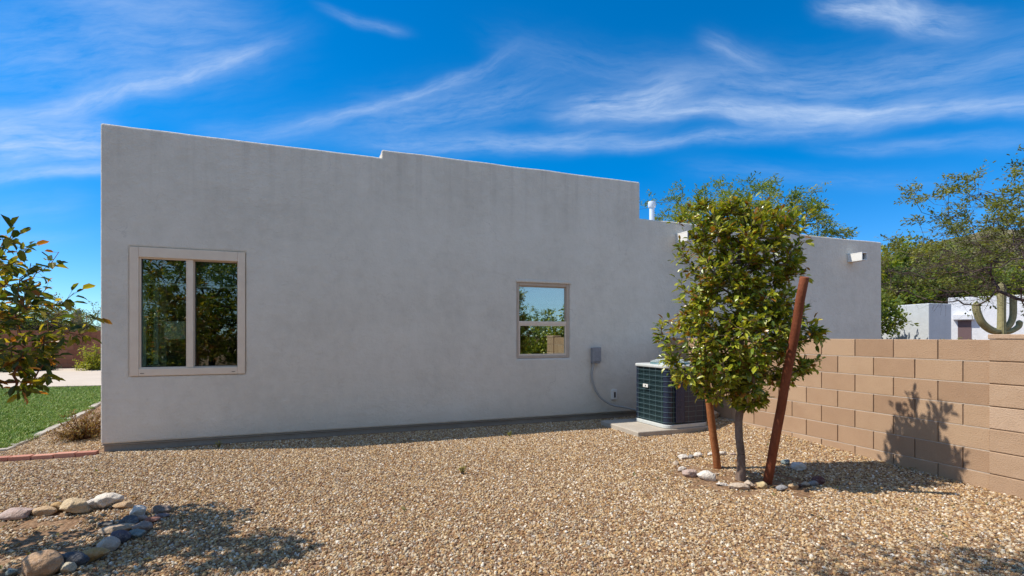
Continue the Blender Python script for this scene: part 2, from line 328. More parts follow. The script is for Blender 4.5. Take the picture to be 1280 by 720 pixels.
# ------------------------------------------------------------------ object helpers
def tag(o, label=None, cat=None, group=None, kind=None):
    if label: o['label'] = label
    if cat: o['category'] = cat
    if group: o['group'] = group
    if kind: o['kind'] = kind
    return o
def empty(name, loc=(0, 0, 0), rz=0, label=None, cat=None, group=None):
    o = bpy.data.objects.new(name, None); COL.objects.link(o); o.location = loc; o.rotation_euler = (0, 0, rz); o.empty_display_size = .2
    return tag(o, label, cat, group)
def link(name, me, m, parent=None, loc=None, rz=0):
    o = bpy.data.objects.new(name, me); COL.objects.link(o)
    if m: me.materials.append(m)
    if parent: o.parent = parent
    if loc is not None: o.location = loc
    if rz: o.rotation_euler = (0, 0, rz)
    return o
class MB:
    def __init__(s): s.v = []; s.f = []; s.a = []; s.smooth = False
    def add(s, vs_, fs, a=0.5):
        k = len(s.v); s.v += [tuple(p) for p in vs_]; s.f += [tuple(i + k for i in f) for f in fs]; s.a += [a] * len(fs); return s
    def box(s, x0, x1, y0, y1, z0, z1, a=.5, M=None):
        vv = [Vector((x, y, z)) for z in (z0, z1) for y in (y0, y1) for x in (x0, x1)]
        if M: vv = [M @ p for p in vv]
        return s.add(vv, [(0, 2, 3, 1), (4, 5, 7, 6), (0, 1, 5, 4), (2, 6, 7, 3), (1, 3, 7, 5), (0, 4, 6, 2)], a)
    def tube(s, pts, rad, n=8, cap=True, a=.5):
        pts = [Vector(p) for p in pts]; m = len(pts)
        if isinstance(rad, (int, float)): rad = [rad] * m
        vv = []; up = None
        for i, p in enumerate(pts):
            d = (pts[min(i + 1, m - 1)] - pts[max(i - 1, 0)]).normalized()
            if up is None: up = d.orthogonal().normalized()
            up = (up - d * up.dot(d)).normalized(); q = d.cross(up)
            for j in range(n):
                t_ = 2 * math.pi * j / n; vv.append(p + (up * math.cos(t_) + q * math.sin(t_)) * rad[i])
        ff = [(i * n + j, i * n + (j + 1) % n, (i + 1) * n + (j + 1) % n, (i + 1) * n + j) for i in range(m - 1) for j in range(n)]
        if cap: ff += [tuple(reversed(range(n))), tuple((m - 1) * n + j for j in range(n))]
        return s.add(vv, ff, a)
    def prism(s, outline, z0, z1, a=.5):
        n = len(outline); vv = [(x, y, z0) for x, y in outline] + [(x, y, z1) for x, y in outline]
        return s.add(vv, [(i, (i + 1) % n, (i + 1) % n + n, i + n) for i in range(n)] + [tuple(reversed(range(n))), tuple(range(n, 2 * n))], a)
    def mesh(s, name, smooth=False):
        me = bpy.data.meshes.new(name); me.from_pydata(s.v, [], s.f)
        at_ = me.attributes.new('var', 'FLOAT', 'FACE'); at_.data.foreach_set('value', np.array(s.a, dtype=np.float32))
        if smooth: me.polygons.foreach_set('use_smooth', [True] * len(me.polygons))
        me.update(); return me
    def build(s, name, m, parent=None, loc=None, rz=0, smooth=False, bevel=0, seg=2):
        o = link(name, s.mesh(name, smooth), m, parent, loc, rz)
        if bevel:
            b = o.modifiers.new('bevel', 'BEVEL'); b.width = bevel; b.segments = seg; b.limit_method = 'ANGLE'; b.angle_limit = R(40)
        return o
def copy_tree(o, parent=None):
    c = o.copy(); COL.objects.link(c)
    if parent: c.parent = parent
    for ch in [x for x in o.children]: copy_tree(ch, c)
    return c

# ------------------------------------------------------------------ ground sheet, patio, lawn, hill
def lines(a, b, step, far):
    fine = list(np.arange(a, b + 1e-6, step)); out = []; x = fine[-1]; d = step
    while x < far: d *= 1.35; x += d; out.append(x)
    neg = []; x = fine[0]; d = step
    while x > -far: d *= 1.35; x -= d; neg.append(x)
    return neg[::-1] + fine + out
xs = lines(-9, 8, .16, 1500); ys = lines(0, 12, .16, 1500)
g = MB()
g.v = [(x, y, gz(x, y)) for y in ys for x in xs]; nx = len(xs)
g.f = [(j * nx + i, j * nx + i + 1, (j + 1) * nx + i + 1, (j + 1) * nx + i) for j in range(len(ys) - 1) for i in range(nx - 1)]; g.a = [.5] * len(g.f)
tag(g.build('ground', GROUND, smooth=True), kind='structure')

# concrete patio slab at the far side of the lawn
p = MB(); uva = [(-30, 18.4), (-2.9, 16.2), (-2.9, 25.6), (-30, 25.6)]
p.prism([tuple(H(u, v).xy) for u, v in uva], -.05, .05); tag(p.build('patio', CONC_P), kind='structure')
# lawn outline (u,v)
lawn_uv = [(-3.80, 7.75), (-3.86, 8.4), (-4.02, 9.4), (-4.2, 10.6), (-4.55, 12.3), (-4.6, 14), (-4.3, 16.1), (-9, 16.5), (-16, 17.1), (-16, 7.1), (-9, 7.2), (-5.2, 7.35), (-4.3, 7.5)]
p = MB(); p.prism([tuple(H(u, v).xy) for u, v in lawn_uv], -.02, .02); tag(p.build('lawn_soil', LAWNS), kind='structure')
# pale sand strip round the lawn edge
def strip(path, w, z0, z1, jitter=0):
    m = MB()
    for i in range(len(path) - 1):
        a, b = Vector(path[i]), Vector(path[i + 1]); n_ = max(1, int((b - a).length / .22))
        for k in range(n_):
            p0 = a.lerp(b, (k + .03) / n_); p1 = a.lerp(b, (k + .97) / n_); d = (p1 - p0).normalized(); q = Vector((-d.y, d.x)) * w * random.uniform(.85, 1.1)
            zz = z1 + random.uniform(-jitter, jitter)
            m.prism([tuple(H(*c).xy) for c in (p0, p1, p1 + q, p0 + q)], z0, zz, random.random())
    return m
strip([(-4.5, 7.36), (-3.70, 7.66), (-3.76, 8.4), (-3.92, 9.4), (-4.1, 10.6), (-4.45, 12.3), (-4.5, 14)], .10, -.03, .035, .006).build('stone_edging', CONC, bevel=.01)
tag(bpy.data.objects['stone_edging'], 'pale stone edging curving along the right side of the green lawn', 'edging')
e = MB(); x = -7.2; k = 0
while x < -2.66:
    e.box(x + .004, x + .196, 7.05 + random.uniform(-.006, .006), 7.15 + random.uniform(-.006, .006), -.04, .045 + random.uniform(-.005, .005), random.random()); x += .2
tag(e.build('brick_edging', BRICK, rz=TH, bevel=.006), 'low row of red bricks between the gravel and the house corner', 'edging')

# hill behind the neighbourhood, seen at the right
hx = np.linspace(-350, 600, 120); hy = np.linspace(44, 520, 64); hm = MB()
def hillz(x, y):
    r = math.exp(-((x - 300) / 150) ** 2) * 1.0 + .05
    up = sstep((y - 36) / 190)
    z = 56 * r * up + 6 * up * mnoise.noise(Vector((x * .02, y * .02, 0))) + 3 * up * mnoise.noise(Vector((x * .08, y * .08, 5)))
    return z - 2 * (1 - sstep((y - 44) / 14))
for y in hy:
    for x in hx: hm.v.append((x, y, hillz(x, y)))
nx = len(hx); hm.f = [(j * nx + i, j * nx + i + 1, (j + 1) * nx + i + 1, (j + 1) * nx + i) for j in range(len(hy) - 1) for i in range(nx - 1)]; hm.a = [.5] * len(hm.f)
tag(hm.build('hill', HILLM, smooth=True), kind='structure')

# ------------------------------------------------------------------ scatters: gravel and grass (uncountable)
def scatter(name, base_mesh, protos, density, smin, smax, tilt, mat_=None, dens_tex=None):
    col = bpy.data.collections.new(name + '_kinds')
    for o in protos:
        for c in list(o.users_collection): c.objects.unlink(o)
        col.objects.link(o)
    o = bpy.data.objects.new(name, base_mesh); COL.objects.link(o)
    ng = bpy.data.node_groups.new(name, 'GeometryNodeTree')
    ng.interface.new_socket('Geometry', in_out='INPUT', socket_type='NodeSocketGeometry'); ng.interface.new_socket('Geometry', in_out='OUTPUT', socket_type='NodeSocketGeometry')
    gi = ng.nodes.new('NodeGroupInput'); go = ng.nodes.new('NodeGroupOutput')
    d = ng.nodes.new('GeometryNodeDistributePointsOnFaces'); d.inputs['Density'].default_value = density; d.inputs['Seed'].default_value = 3
    ci = ng.nodes.new('GeometryNodeCollectionInfo'); ci.inputs[0].default_value = col; ci.inputs['Separate Children'].default_value = True; ci.inputs['Reset Children'].default_value = True
    io = ng.nodes.new('GeometryNodeInstanceOnPoints'); io.inputs['Pick Instance'].default_value = True
    rv = ng.nodes.new('FunctionNodeRandomValue'); rv.data_type = 'FLOAT_VECTOR'; rv.inputs[0].default_value = (-tilt, -tilt, 0); rv.inputs[1].default_value = (tilt, tilt, 6.283)
    rs = ng.nodes.new('FunctionNodeRandomValue'); rs.data_type = 'FLOAT'; rs.inputs[2].default_value = 0; rs.inputs[3].default_value = 1
    pw = ng.nodes.new('ShaderNodeMath'); pw.operation = 'POWER'; pw.inputs[1].default_value = 2.2
    ma = ng.nodes.new('ShaderNodeMath'); ma.operation = 'MULTIPLY_ADD'; ma.inputs[1].default_value = smax - smin; ma.inputs[2].default_value = smin
    L = ng.links.new
    L(gi.outputs[0], d.inputs['Mesh']); L(d.outputs['Points'], io.inputs['Points']); L(ci.outputs[0], io.inputs['Instance'])
    L(rv.outputs[0], io.inputs['Rotation']); L(rs.outputs[1], pw.inputs[0]); L(pw.outputs[0], ma.inputs[0]); L(ma.outputs[0], io.inputs['Scale']); L(io.outputs[0], go.inputs[0])
    if dens_tex:
        nz = ng.nodes.new('ShaderNodeTexNoise'); nz.inputs['Scale'].default_value = dens_tex[0]
        m1 = ng.nodes.new('ShaderNodeMath'); m1.operation = 'MULTIPLY_ADD'; m1.inputs[1].default_value = density * dens_tex[1]; m1.inputs[2].default_value = density * dens_tex[2]
        L(nz.outputs[0], m1.inputs[0]); L(m1.outputs[0], d.inputs['Density'])
    md = o.modifiers.new('scatter', 'NODES'); md.node_group = ng
    return o
def pebble_proto(i):
    bm = bmesh.new(); bmesh.ops.create_icosphere(bm, subdivisions=2 if i % 3 == 0 else 1, radius=1)
    s = (random.uniform(.9, 1.35), random.uniform(.7, 1.0), random.uniform(.45, .75)); off = random.random() * 50
    for v in bm.verts:
        k = 1 + .32 * mnoise.noise(v.co * 1.1 + Vector((off, 0, 0)))
        v.co = Vector((v.co.x * s[0] * k, v.co.y * s[1] * k, v.co.z * s[2] * k)) * .0081
    for n_, d_ in [(Vector((random.gauss(0, 1), random.gauss(0, 1), random.gauss(0, .8))).normalized(), random.uniform(.0045, .0072)) for _ in range(6)]:
        for v in bm.verts:
            k = v.co.dot(n_) - d_
            if k > 0: v.co -= n_ * k * .9
    me = bpy.data.meshes.new('pebble'); bm.to_mesh(me); bm.free(); me.materials.append(PEB)
    return bpy.data.objects.new('pebble', me)
def patch(cells, step=.1, dz=0.0):
    m = MB(); idx = {}
    def vid(i, j):
        if (i, j) not in idx:
            w = H(i * step, j * step); idx[(i, j)] = len(m.v); m.v.append((w.x, w.y, gz(w.x, w.y) + dz))
        return idx[(i, j)]
    for i, j in cells: m.f.append((vid(i, j), vid(i + 1, j), vid(i + 1, j + 1), vid(i, j + 1))); m.a.append(.5)
    return m.mesh('patch')
def inpoly(x, y, P):
    c = False; n = len(P)
    for i in range(n):
        x0, y0 = P[i]; x1, y1 = P[i - 1]
        if (y0 > y) != (y1 > y) and x < (x1 - x0) * (y - y0) / (y1 - y0) + x0: c = not c
    return c
cells = []
for i in range(-80, 57):
    for j in range(3, 140):
        u, v = (i + .5) * .1, (j + .5) * .1; w = H(u, v)
        main = u < 5.56 and v < 7.22; side = -4.0 < u < -2.66 and v >= 7.15 and not inpoly(u, v, lawn_uv)
        if side and u < -3.8 and v > 7.3 and u < -3.7: side = u > -3.75 - (v - 8) * .12
        if not (main or side): continue
        if w.y < .9 or abs(w.x) > 1.15 * w.y + 1.6: continue
        if 7.02 < v < 7.17 and u < -2.66: continue
        dt = min((w.xy - TREE.xy).length / .62, (w.xy - LTREE.xy).length / .75)
        if dt < 1 and random.random() < .42: continue
        cells.append((i, j))
gv = scatter('gravel', patch(cells, .1, .003), [pebble_proto(i) for i in range(14)], 5700, .6, 2.0, 1.0, dens_tex=(1.1, 1.2, .40))
tag(gv, 'tan and brown pebble gravel covering the yard', 'gravel', kind='stuff')

def blade_proto(i):
    m = MB()
    for k in range(7):
        a = random.uniform(0, 6.28); r = random.uniform(0, .02); L = random.uniform(.022, .05); b_ = random.uniform(.2, .9)
        p0 = Vector((math.cos(a) * r, math.sin(a) * r, 0)); d = Vector((math.cos(a + k), math.sin(a + k), 0)); q = Vector((-d.y, d.x, 0)) * .0022
        p1 = p0 + d * L * b_ * .35 + Vector((0, 0, L * .6)); p2 = p0 + d * L * b_ + Vector((0, 0, L))
        m.add([p0 - q, p0 + q, p1 + q * .8, p1 - q * .8, p2], [(0, 1, 2, 3), (3, 2, 4)])
    me = m.mesh('blade'); me.materials.append(GRASSM); return bpy.data.objects.new('blade', me)
cells = []
for i in range(-64, -13):
    for j in range(28, 70):
        u, v = (i + .5) * .25, (j + .5) * .25; w = H(u, v)
        if inpoly(u, v, lawn_uv) and w.x > -1.15 * w.y - 1.2: cells.append((i, j))
ml = patch(cells, .25, .0)
for v in ml.vertices: v.co.z = .02
gr = scatter('grass', ml, [blade_proto(i) for i in range(8)], 2600, .7, 1.5, .25)
tag(gr, 'short green lawn grass beside the house', 'grass', kind='stuff')

# ------------------------------------------------------------------ house
house = empty('house', H(0, VF), TH, 'single storey pale grey stucco house with flat stepped parapet roof', 'house')
def wall_grid(ucuts, zcuts, inside, thick, step=.12, wob=.006, seed=0):
    """front at y=0, back at y=thick; columns/rows include all cuts"""
    def dens(c):
        out = []
        for a, b in zip(c[:-1], c[1:]):
            n_ = max(1, round((b - a) / step)); out += [a + (b - a) * k / n_ for k in range(n_)]
        return out + [c[-1]]
    U = dens(sorted(set(ucuts))); Z = dens(sorted(set(zcuts))); m = MB(); idx = {}
    def vid(i, j, s):
        if (i, j, s) not in idx:
            idx[(i, j, s)] = len(m.v)
            edge = not all(ok(a, b) for a in (i - 1, i) for b in (j - 1, j))
            dz = wob * mnoise.noise(Vector((U[i] * 1.7, Z[j], seed))) * 2 if edge and Z[j] > 3 else 0
            dy = wob * .6 * mnoise.noise(Vector((U[i] * .8, Z[j] * .8, seed + 4)))
            m.v.append((U[i], (0 if s == 0 else thick) + dy, Z[j] + dz))
        return idx[(i, j, s)]
    def ok(i, j): return 0 <= i < len(U) - 1 and 0 <= j < len(Z) - 1 and inside((U[i] + U[i + 1]) / 2, (Z[j] + Z[j + 1]) / 2)
    for i in range(len(U) - 1):
        for j in range(len(Z) - 1):
            if not ok(i, j): continue
            m.f.append((vid(i, j, 0), vid(i + 1, j, 0), vid(i + 1, j + 1, 0), vid(i, j + 1, 0)))
            m.f.append((vid(i, j, 1), vid(i, j + 1, 1), vid(i + 1, j + 1, 1), vid(i + 1, j, 1)))
            if not ok(i - 1, j): m.f.append((vid(i, j, 0), vid(i, j + 1, 0), vid(i, j + 1, 1), vid(i, j, 1)))
            if not ok(i + 1, j): m.f.append((vid(i + 1, j, 0), vid(i + 1, j, 1), vid(i + 1, j + 1, 1), vid(i + 1, j + 1, 0)))
            if not ok(i, j - 1): m.f.append((vid(i, j, 0), vid(i, j, 1), vid(i + 1, j, 1), vid(i + 1, j, 0)))
            if not ok(i, j + 1): m.f.append((vid(i, j + 1, 0), vid(i + 1, j + 1, 0), vid(i + 1, j + 1, 1), vid(i, j + 1, 1)))
    m.a = [.5] * len(m.f); return m
UL, UR, U1, U2 = hu(125), hu(1102), hu(477), hu(800)
ZL, ZM, ZR, ZB = 3.975, 4.095, 3.46, .085
w1 = (hu(162), hu(306.5), .905, 2.50); w2 = (hu(646.5), hu(712), 1.04, 2.26)
def fin(u, z):
    if z > (ZL if u < U1 else ZM if u < U2 else ZR): return False
    for a, b, c, d in (w1, w2):
        if a < u < b and c < z < d: return False
    return True
TK = .24
fw = wall_grid([UL, U1, U2, UR, w1[0], w1[1], w2[0], w2[1]], [ZB, ZL, ZM, ZR, w1[2], w1[3], w2[2], w2[3]], fin, TK)
fo = fw.build('front_wall', STUCCO, house, bevel=.028, seg=3, smooth=False)
fo.modifiers['bevel'].angle_limit = R(60)
DEP = 9.0; ZRF = 3.2
sw1 = (.50, 1.62, .9, 2.25)  # opening in the left side wall (distance along v)
def side_wall(u, zt, hole, name, flip):
    def ins(a, z): return z < zt and not (hole and hole[0] < a < hole[1] and hole[2] < z < hole[3])
    cuts = [TK, DEP - TK] + ([hole[0], hole[1]] if hole else []); zc = [ZB, zt] + ([hole[2], hole[3]] if hole else [])
    m = wall_grid(cuts, zc, ins, TK, step=.3, seed=9)
    # rotate: local x->v, y->u
    m.v = [((u + y), x, z) for x, y, z in m.v]; m.f = [tuple(reversed(f)) for f in m.f]
    return m.build(name, STUCCO, house)
side_wall(UL + .001, ZL, sw1, 'side_wall', 0); side_wall(UR - TK - .001, ZR, None, 'side_wall', 0)
for a, b, z in ((UL, U1, ZL), (U1, U2, ZM), (U2, UR, ZR)):
    MB().box(a + .002, b - .002, DEP - TK, DEP, ZB, z - .004).build('back_wall', STUCCO, house, bevel=.02)
# inner parapet steps
MB().box(U1 - .0, U1 + TK, TK + .001, DEP - TK - .001, ZL - .3, ZM - .003).build('parapet_step', STUCCO, house)
MB().box(U2 - TK, U2, TK + .001, DEP - TK - .001, ZRF - .1, ZM - .003).build('parapet_step', STUCCO, house)
MB().box(UL + TK + .005, UR - TK - .005, TK + .002, DEP - TK - .002, ZRF - .15, ZRF - .01).build('roof', ROOFM, house)
MB().box(UL + .03, UR - .03, .03, DEP - .03, -.25, ZB + .004).build('foundation', FOUND, house)
MB().box(UL + .012, UR - .012, .006, .05, ZB - .012, ZB - .002).build('weep_screed', mat('galvanised_metal', (.32, .28, .23), .6, metal=.3), house)
# interior
MB().box(UL + TK + .01, U1 + 3.9, TK + .01, DEP - TK - .01, ZB + .01, ZB + .03).build('room_floor', ROOMF, house)
for (a, b, c, d) in ((UL + TK + .01, .9, 4.2, 4.3), (.9, 1.0, TK + .01, 4.3), (1.9, 2.0, TK + .01, 3.2), (2.0, 4.6, 3.1, 3.2), (4.6, 4.7, TK + .01, 3.2)):
    MB().box(a, b, c, d, ZB + .03, ZRF - .17).build('partition_wall', ROOMW, house)
# side window: white frame and pane
sf = MB(); a, b, c, d = sw1
for q in ((a, a + .07, c, d), (b - .07, b, c, d), (a + .07, b - .07, c, c + .07), (a + .07, b - .07, d - .07, d), ((a + b) / 2 - .03, (a + b) / 2 + .03, c + .07, d - .07)):
    sf.box(UL + .08, UL + .16, q[0], q[1], q[2], q[3])
so_ = sf.build('window', WHITE, house, bevel=.006)
MB().box(UL + .115, UL + .12, a + .07, b - .07, c + .07, d - .07).build('pane', GLASS, so_)

def frame_ring(m, a, b, c, d, wl, wr, wb, wt, y0, y1):
    m.box(a, a + wl, y0, y1, c, d); m.box(b - wr, b, y0, y1, c, d); m.box(a + wl, b - wr, y0, y1, c, c + wb); m.box(a + wl, b - wr, y0, y1, d - wt, d)
# --- large window
a, b, c, d = w1
g1 = (hu(175), hu(233)); g2 = (hu(242), hu(296.5)); zt = 2.365; zb = 1.005
win = MB(); frame_ring(win, a, b, c, d, g1[0] - a - .012, b - g2[1] - .006, zb - c - .01, d - zt - .01, -.012, .08)
win.box(g1[1] + .012, g2[0] - .006, .004, .085, zb - .01 + .001, zt + .01 - .001)
wo_ = win.build('window', FRAME, house, bevel=.006)
tag(wo_, 'large two pane window in a wide tan frame')
for (p0, p1, dy, dd) in ((g1[0], g1[1], .012, .028), (g2[0], g2[1], .034, .012)):
    s_ = MB(); frame_ring(s_, p0 - .02, p1 + .02, zb - .02, zt + .02, .026, .026, .026, .026, dy, dy + .03); s_.build('sash', FRAME if dy < .03 else TRIM, wo_, bevel=.003)
    s_ = MB(); frame_ring(s_, p0 + .0, p1 - .0, zb + .0, zt - .0, .010, .010, .010, .010, dy + .018, dy + .034); s_.build('gasket', DARKF, wo_)
    MB().box(p0, p1, dy + .038, dy + .042, zb, zt).build('pane', GLASS, wo_)
for q in (hu(178), hu(292)): MB().box(q - .02, q + .02, -.016, -.0125, .935, .941).build('weep_slot', DARKF, wo_)
zbl = hz(200, 353)
MB().box(g1[0] - .01, g1[1] + .01, .10, .125, zbl, zt + .03).build('window_shade', BLIND_D, wo_, bevel=.004)
for g_ in (g1, g2): MB().box(g_[0] - .005, g_[1] + .005, .095, .13, zbl - (.02 if g_ is g1 else .04), zbl - (.001 if g_ is g1 else .021)).build('shade_rail', WHITE, wo_)
MB().box(g2[0] - .01, g2[1] + .01, .10, .125, zbl - .02, zt + .03).build('window_shade', BLIND_D, wo_, bevel=.004)
pp = MB(); pp.box(hu(203.5), hu(230), .062, .0635, hz(215, 424), hz(215, 401.5)); tag(pp.build('paper_notice', PAPER, None, H(0, VF), TH), 'pale paper sheet taped inside the left pane of the large window', 'paper')
# --- small window: recessed, single hung
a, b, c, d = w2
win = MB(); frame_ring(win, a + .002, b - .002, c + .002, d - .002, .035, .05, .045, .05, .012, .085)
wo2 = win.build('window', TRIM, house, bevel=.005)
tag(wo2, 'small single hung window with a pale half drawn shade')
zr = hz(680, 402)
s_ = MB(); frame_ring(s_, a + .03, b - .045, zr - .035, d - .045, .022, .022, .04, .025, .04, .07); s_.build('sash', TRIM, wo2, bevel=.003)
s_ = MB(); frame_ring(s_, a + .03, b - .045, c + .04, zr - .02 - .02, .028, .028, .03, .03, .022, .055); s_.build('sash', FRAME, wo2, bevel=.003)
MB().box(a + .03, b - .045, .018, .05, zr - .045, zr + .005).build('meeting_rail', FRAME, wo2, bevel=.004)
MB().box(a + .05, b - .065, .055, .059, zr, d - .07).build('pane', GLASS2, wo2)
MB().box(a + .056, b - .07, .040, .044, c + .07, zr - .05).build('pane', GLASS2, wo2)
MB().box(a + .04, b - .06, .1, .12, hz(680, 379), d - .05).build('window_shade', BLIND_L, wo2, bevel=.004)
MB().box(a - .03, b + .03, -.014, .03, d - .003, d + .042).build('lintel_trim', STUCCO, wo2, bevel=.012)
# --- canales (roof drain spouts)
def spout(px, py, lx, h, out):
    u, z = on_house(px, py); m = MB()
    m.box(u, u + lx, -out, -.002, z - h, z - h + .02); m.box(u, u + .02, -out, -.002, z - h + .02, z); m.box(u + lx - .02, u + lx, -out, -.002, z - h + .02, z); m.box(u, u + lx, -out, -.002, z + .0005, z + .02)
    o = m.build('roof_spout', WHITE, house, bevel=.004); MB().box(u + .022, u + lx - .022, -out + .06, -out + .065, z - h + .022, z - .002).build('spout_liner', DARKF, o)
spout(1059.5, 319, .16, .15, .30); spout(845, 294, .16, .15, .30)
# --- vent pipe on the roof
t_ = at(814.8, 276, 12.0); u_, v_ = UV(t_.x, t_.y); v_ -= VF
vp = MB().tube([(u_, v_, ZRF - .02), (u_, v_, 4.62)], .062, 20).build('vent_pipe', PIPEW, house, smooth=False)
MB().tube([(u_, v_, 4.56), (u_, v_, 4.70)], .092, 20).build('vent_cap', PIPEW, vp)
for o in (vp, vp.children[0]):
    bv = o.modifiers.new('bevel', 'BEVEL'); bv.width = .01; bv.segments = 2; bv.limit_method = 'ANGLE'
    o.data.polygons.foreach_set('use_smooth', [len(p_.vertices) == 4 for p_ in o.data.polygons])

# ------------------------------------------------------------------ electrical box with hose, outlet
uu, z1 = on_house(743, 434.5); z0 = hz(743, 454)
eb = empty('electrical_box', H(uu, VF, z0), TH, 'grey disconnect box on the wall with a flexible conduit curving to the air conditioner', 'electrical box')
m = MB(); m.box(-.075, .075, -.075, -.002, 0, z1 - z0); m.build('housing', GREYM, eb, bevel=.006)
MB().box(-.082, .082, -.088, -.0755, .03, z1 - z0 + .008).build('cover', GREYM, eb, bevel=.006)
MB().tube([(-.045, -.04, -.045), (-.045, -.04, .0)], .024, 12).build('conduit_fitting', CONDUIT, eb)
def bez(P, n=40):
    P = [Vector(p) for p in P]; out = []
    Q = [P[0] * 2 - P[1]] + P + [P[-1] * 2 - P[-2]]
    for i in range(1, len(Q) - 2):
        for k in range(n // (len(P) - 1)):
            t = k / (n // (len(P) - 1)); a_, b_, c_, d_ = Q[i - 1:i + 3]
            out.append(.5 * ((2 * b_) + (c_ - a_) * t + (2 * a_ - 5 * b_ + 4 * c_ - d_) * t * t + (-a_ + 3 * b_ - 3 * c_ + d_) * t ** 3))
    return out + [P[-1]]
def el_(px, py, dy): u, z = on_house(px, py); return (u - uu, dy, z - z0)
MB().tube(bez([el_(740, 457, -.04), el_(738.5, 470, -.04), el_(741, 483, -.045), el_(749, 497, -.06), el_(762, 505.5, -.10), el_(777, 508, -.16), el_(790, 512, -.24)], 60), .0165, 10).build('flexible_conduit', CONDUIT, eb, smooth=True)
uo, zo = on_house(767, 493)
ot = empty('wall_outlet', H(uo, VF, zo), TH, 'small white outdoor outlet box low on the wall left of the air conditioner', 'outlet')
MB().box(-.055, .055, -.03, -.002, -.085, .085).build('cover_plate', WHITE, ot, bevel=.008)
MB().box(-.012, .022, -.034, -.0305, -.05, .045).build('receptacle', DARKF, ot, bevel=.002)

# ------------------------------------------------------------------ pad and air conditioner
pad = MB(); pad.box(-.66, .66, -.5, .5, -.12, .0)
pc = H(4.62, 6.22, .072)
tag(pad.build('concrete_pad', CONC, None, pc, TH, bevel=.012), 'thin concrete pad under the air conditioner', 'pad')
ac = empty('air_conditioner', H(4.835, 6.15, .073), TH + R(2.5), 'dark teal outdoor air conditioning unit with wire guard and pale top', 'air conditioner')
HS = .395
def rr(h, r, n=7):
    out = []
    for cx_, cy_, a0 in ((h - r, h - r, 0), (-h + r, h - r, 90), (-h + r, -h + r, 180), (h - r, -h + r, 270)):
        for k in range(n + 1): t = R(a0 + 90 * k / n); out.append((cx_ + r * math.cos(t), cy_ + r * math.sin(t)))
    return out
ZA = .86
MB().prism(rr(HS, .11), 0, .055).build('base_pan', ACTOP, ac, bevel=.01)
MB().prism(rr(HS - .03, .09), .0555, ZA - .001).build('coil', COIL, ac)
wg = MB(); prof = [Vector((x, y, 0)) for x, y in rr(HS - .006, .10)]
for k in range(11):
    z = .085 + k * (ZA - .125) / 10
    wg.tube([q + Vector((0, 0, z)) for q in prof + [prof[0], prof[1]]], .0032, 5, False)
# vertical wires
per = []
for s_ in (-1, 1):
    for q in (-.27, -.135, 0, .135, .27): per += [(s_ * (HS - .006), q), (q, s_ * (HS - .006))]
for x_, y_ in per: wg.tube([(x_, y_, .06), (x_, y_, ZA)], .003, 5, False)
wg.build('wire_guard', WIRE, ac)
for cx_, cy_ in ((-1, -1), (1, -1), (-1, 1), (1, 1)):
    o = MB(); arc = [(cx_ * (HS - .10 + .088 * math.cos(t)), cy_ * (HS - .10 + .088 * math.sin(t))) for t in [R(15 * k) for k in range(7)]]
    if cx_ * cy_ < 0: arc = arc[::-1]
    inner = [(x_ * .94, y_ * .94) for x_, y_ in arc][::-1]
    o.prism(arc + inner, .056, ZA - .002); o.build('corner_post', NAVY, ac)
# service panel with louvre slots on the right face
sp_ = MB(); sp_.box(-.24, -.08, -HS - .001, -HS + .018, .08, ZA - .02); lv = sp_
for k in range(15):
    for q in (-.215, -.165): lv.box(q, q + .035, -HS - .006, -HS - .0015, .12 + k * .045, .132 + k * .045)
sp_.build('service_panel', mat('louvre_paint', (.012, .026, .075), .4), ac)
sp2 = MB(); sp2.box(-.07, .27, -HS + .006, -HS + .02, .07, ZA - .01); sp2.build('side_panel', NAVY, ac)
tp = MB(); tp.prism(rr(HS + .008, .115), ZA, ZA + .045); tp.build('top_cover', ACTOP, ac, bevel=.014, seg=3)
dm = MB(); n_ = 28
rings = [(.30, .046), (.285, .075), (.25, .092), (.16, .105), (.06, .11)]
vv = [(r_ * math.cos(2 * math.pi * j / n_), r_ * math.sin(2 * math.pi * j / n_), ZA + z_) for r_, z_ in rings for j in range(n_)]
dm.add(vv, [(i * n_ + j, i * n_ + (j + 1) % n_, (i + 1) * n_ + (j + 1) % n_, (i + 1) * n_ + j) for i in range(4) for j in range(n_)] + [tuple(4 * n_ + j for j in range(n_))])
dmo = dm.build('fan_guard', ACDOME, ac, smooth=True)
rg = MB()
for r_, z_ in ((.29, .078), (.26, .092), (.22, .101), (.18, .107), (.14, .111), (.10, .114), (.06, .116)):
    rg.tube([(r_ * math.cos(2 * math.pi * j / 32), r_ * math.sin(2 * math.pi * j / 32), ZA + z_) for j in range(33)], .004, 5, False)
for k in range(12):
    t = 2 * math.pi * k / 12; rg.tube([(r_ * math.cos(t), r_ * math.sin(t), ZA + z_) for r_, z_ in ((.29, .08), (.22, .103), (.06, .118))], .004, 5, False)
rg.build('guard_ring', ACTOP, dmo)
bd = MB(); bd.box(-HS - .012, -HS - .001, .02, .135, .555, .605); bdo = bd.build('badge', WHITE, ac, bevel=.004)
MB().box(-HS - .0135, -HS - .0122, .065, .088, .568, .592).build('badge_mark', DARKF, bdo)

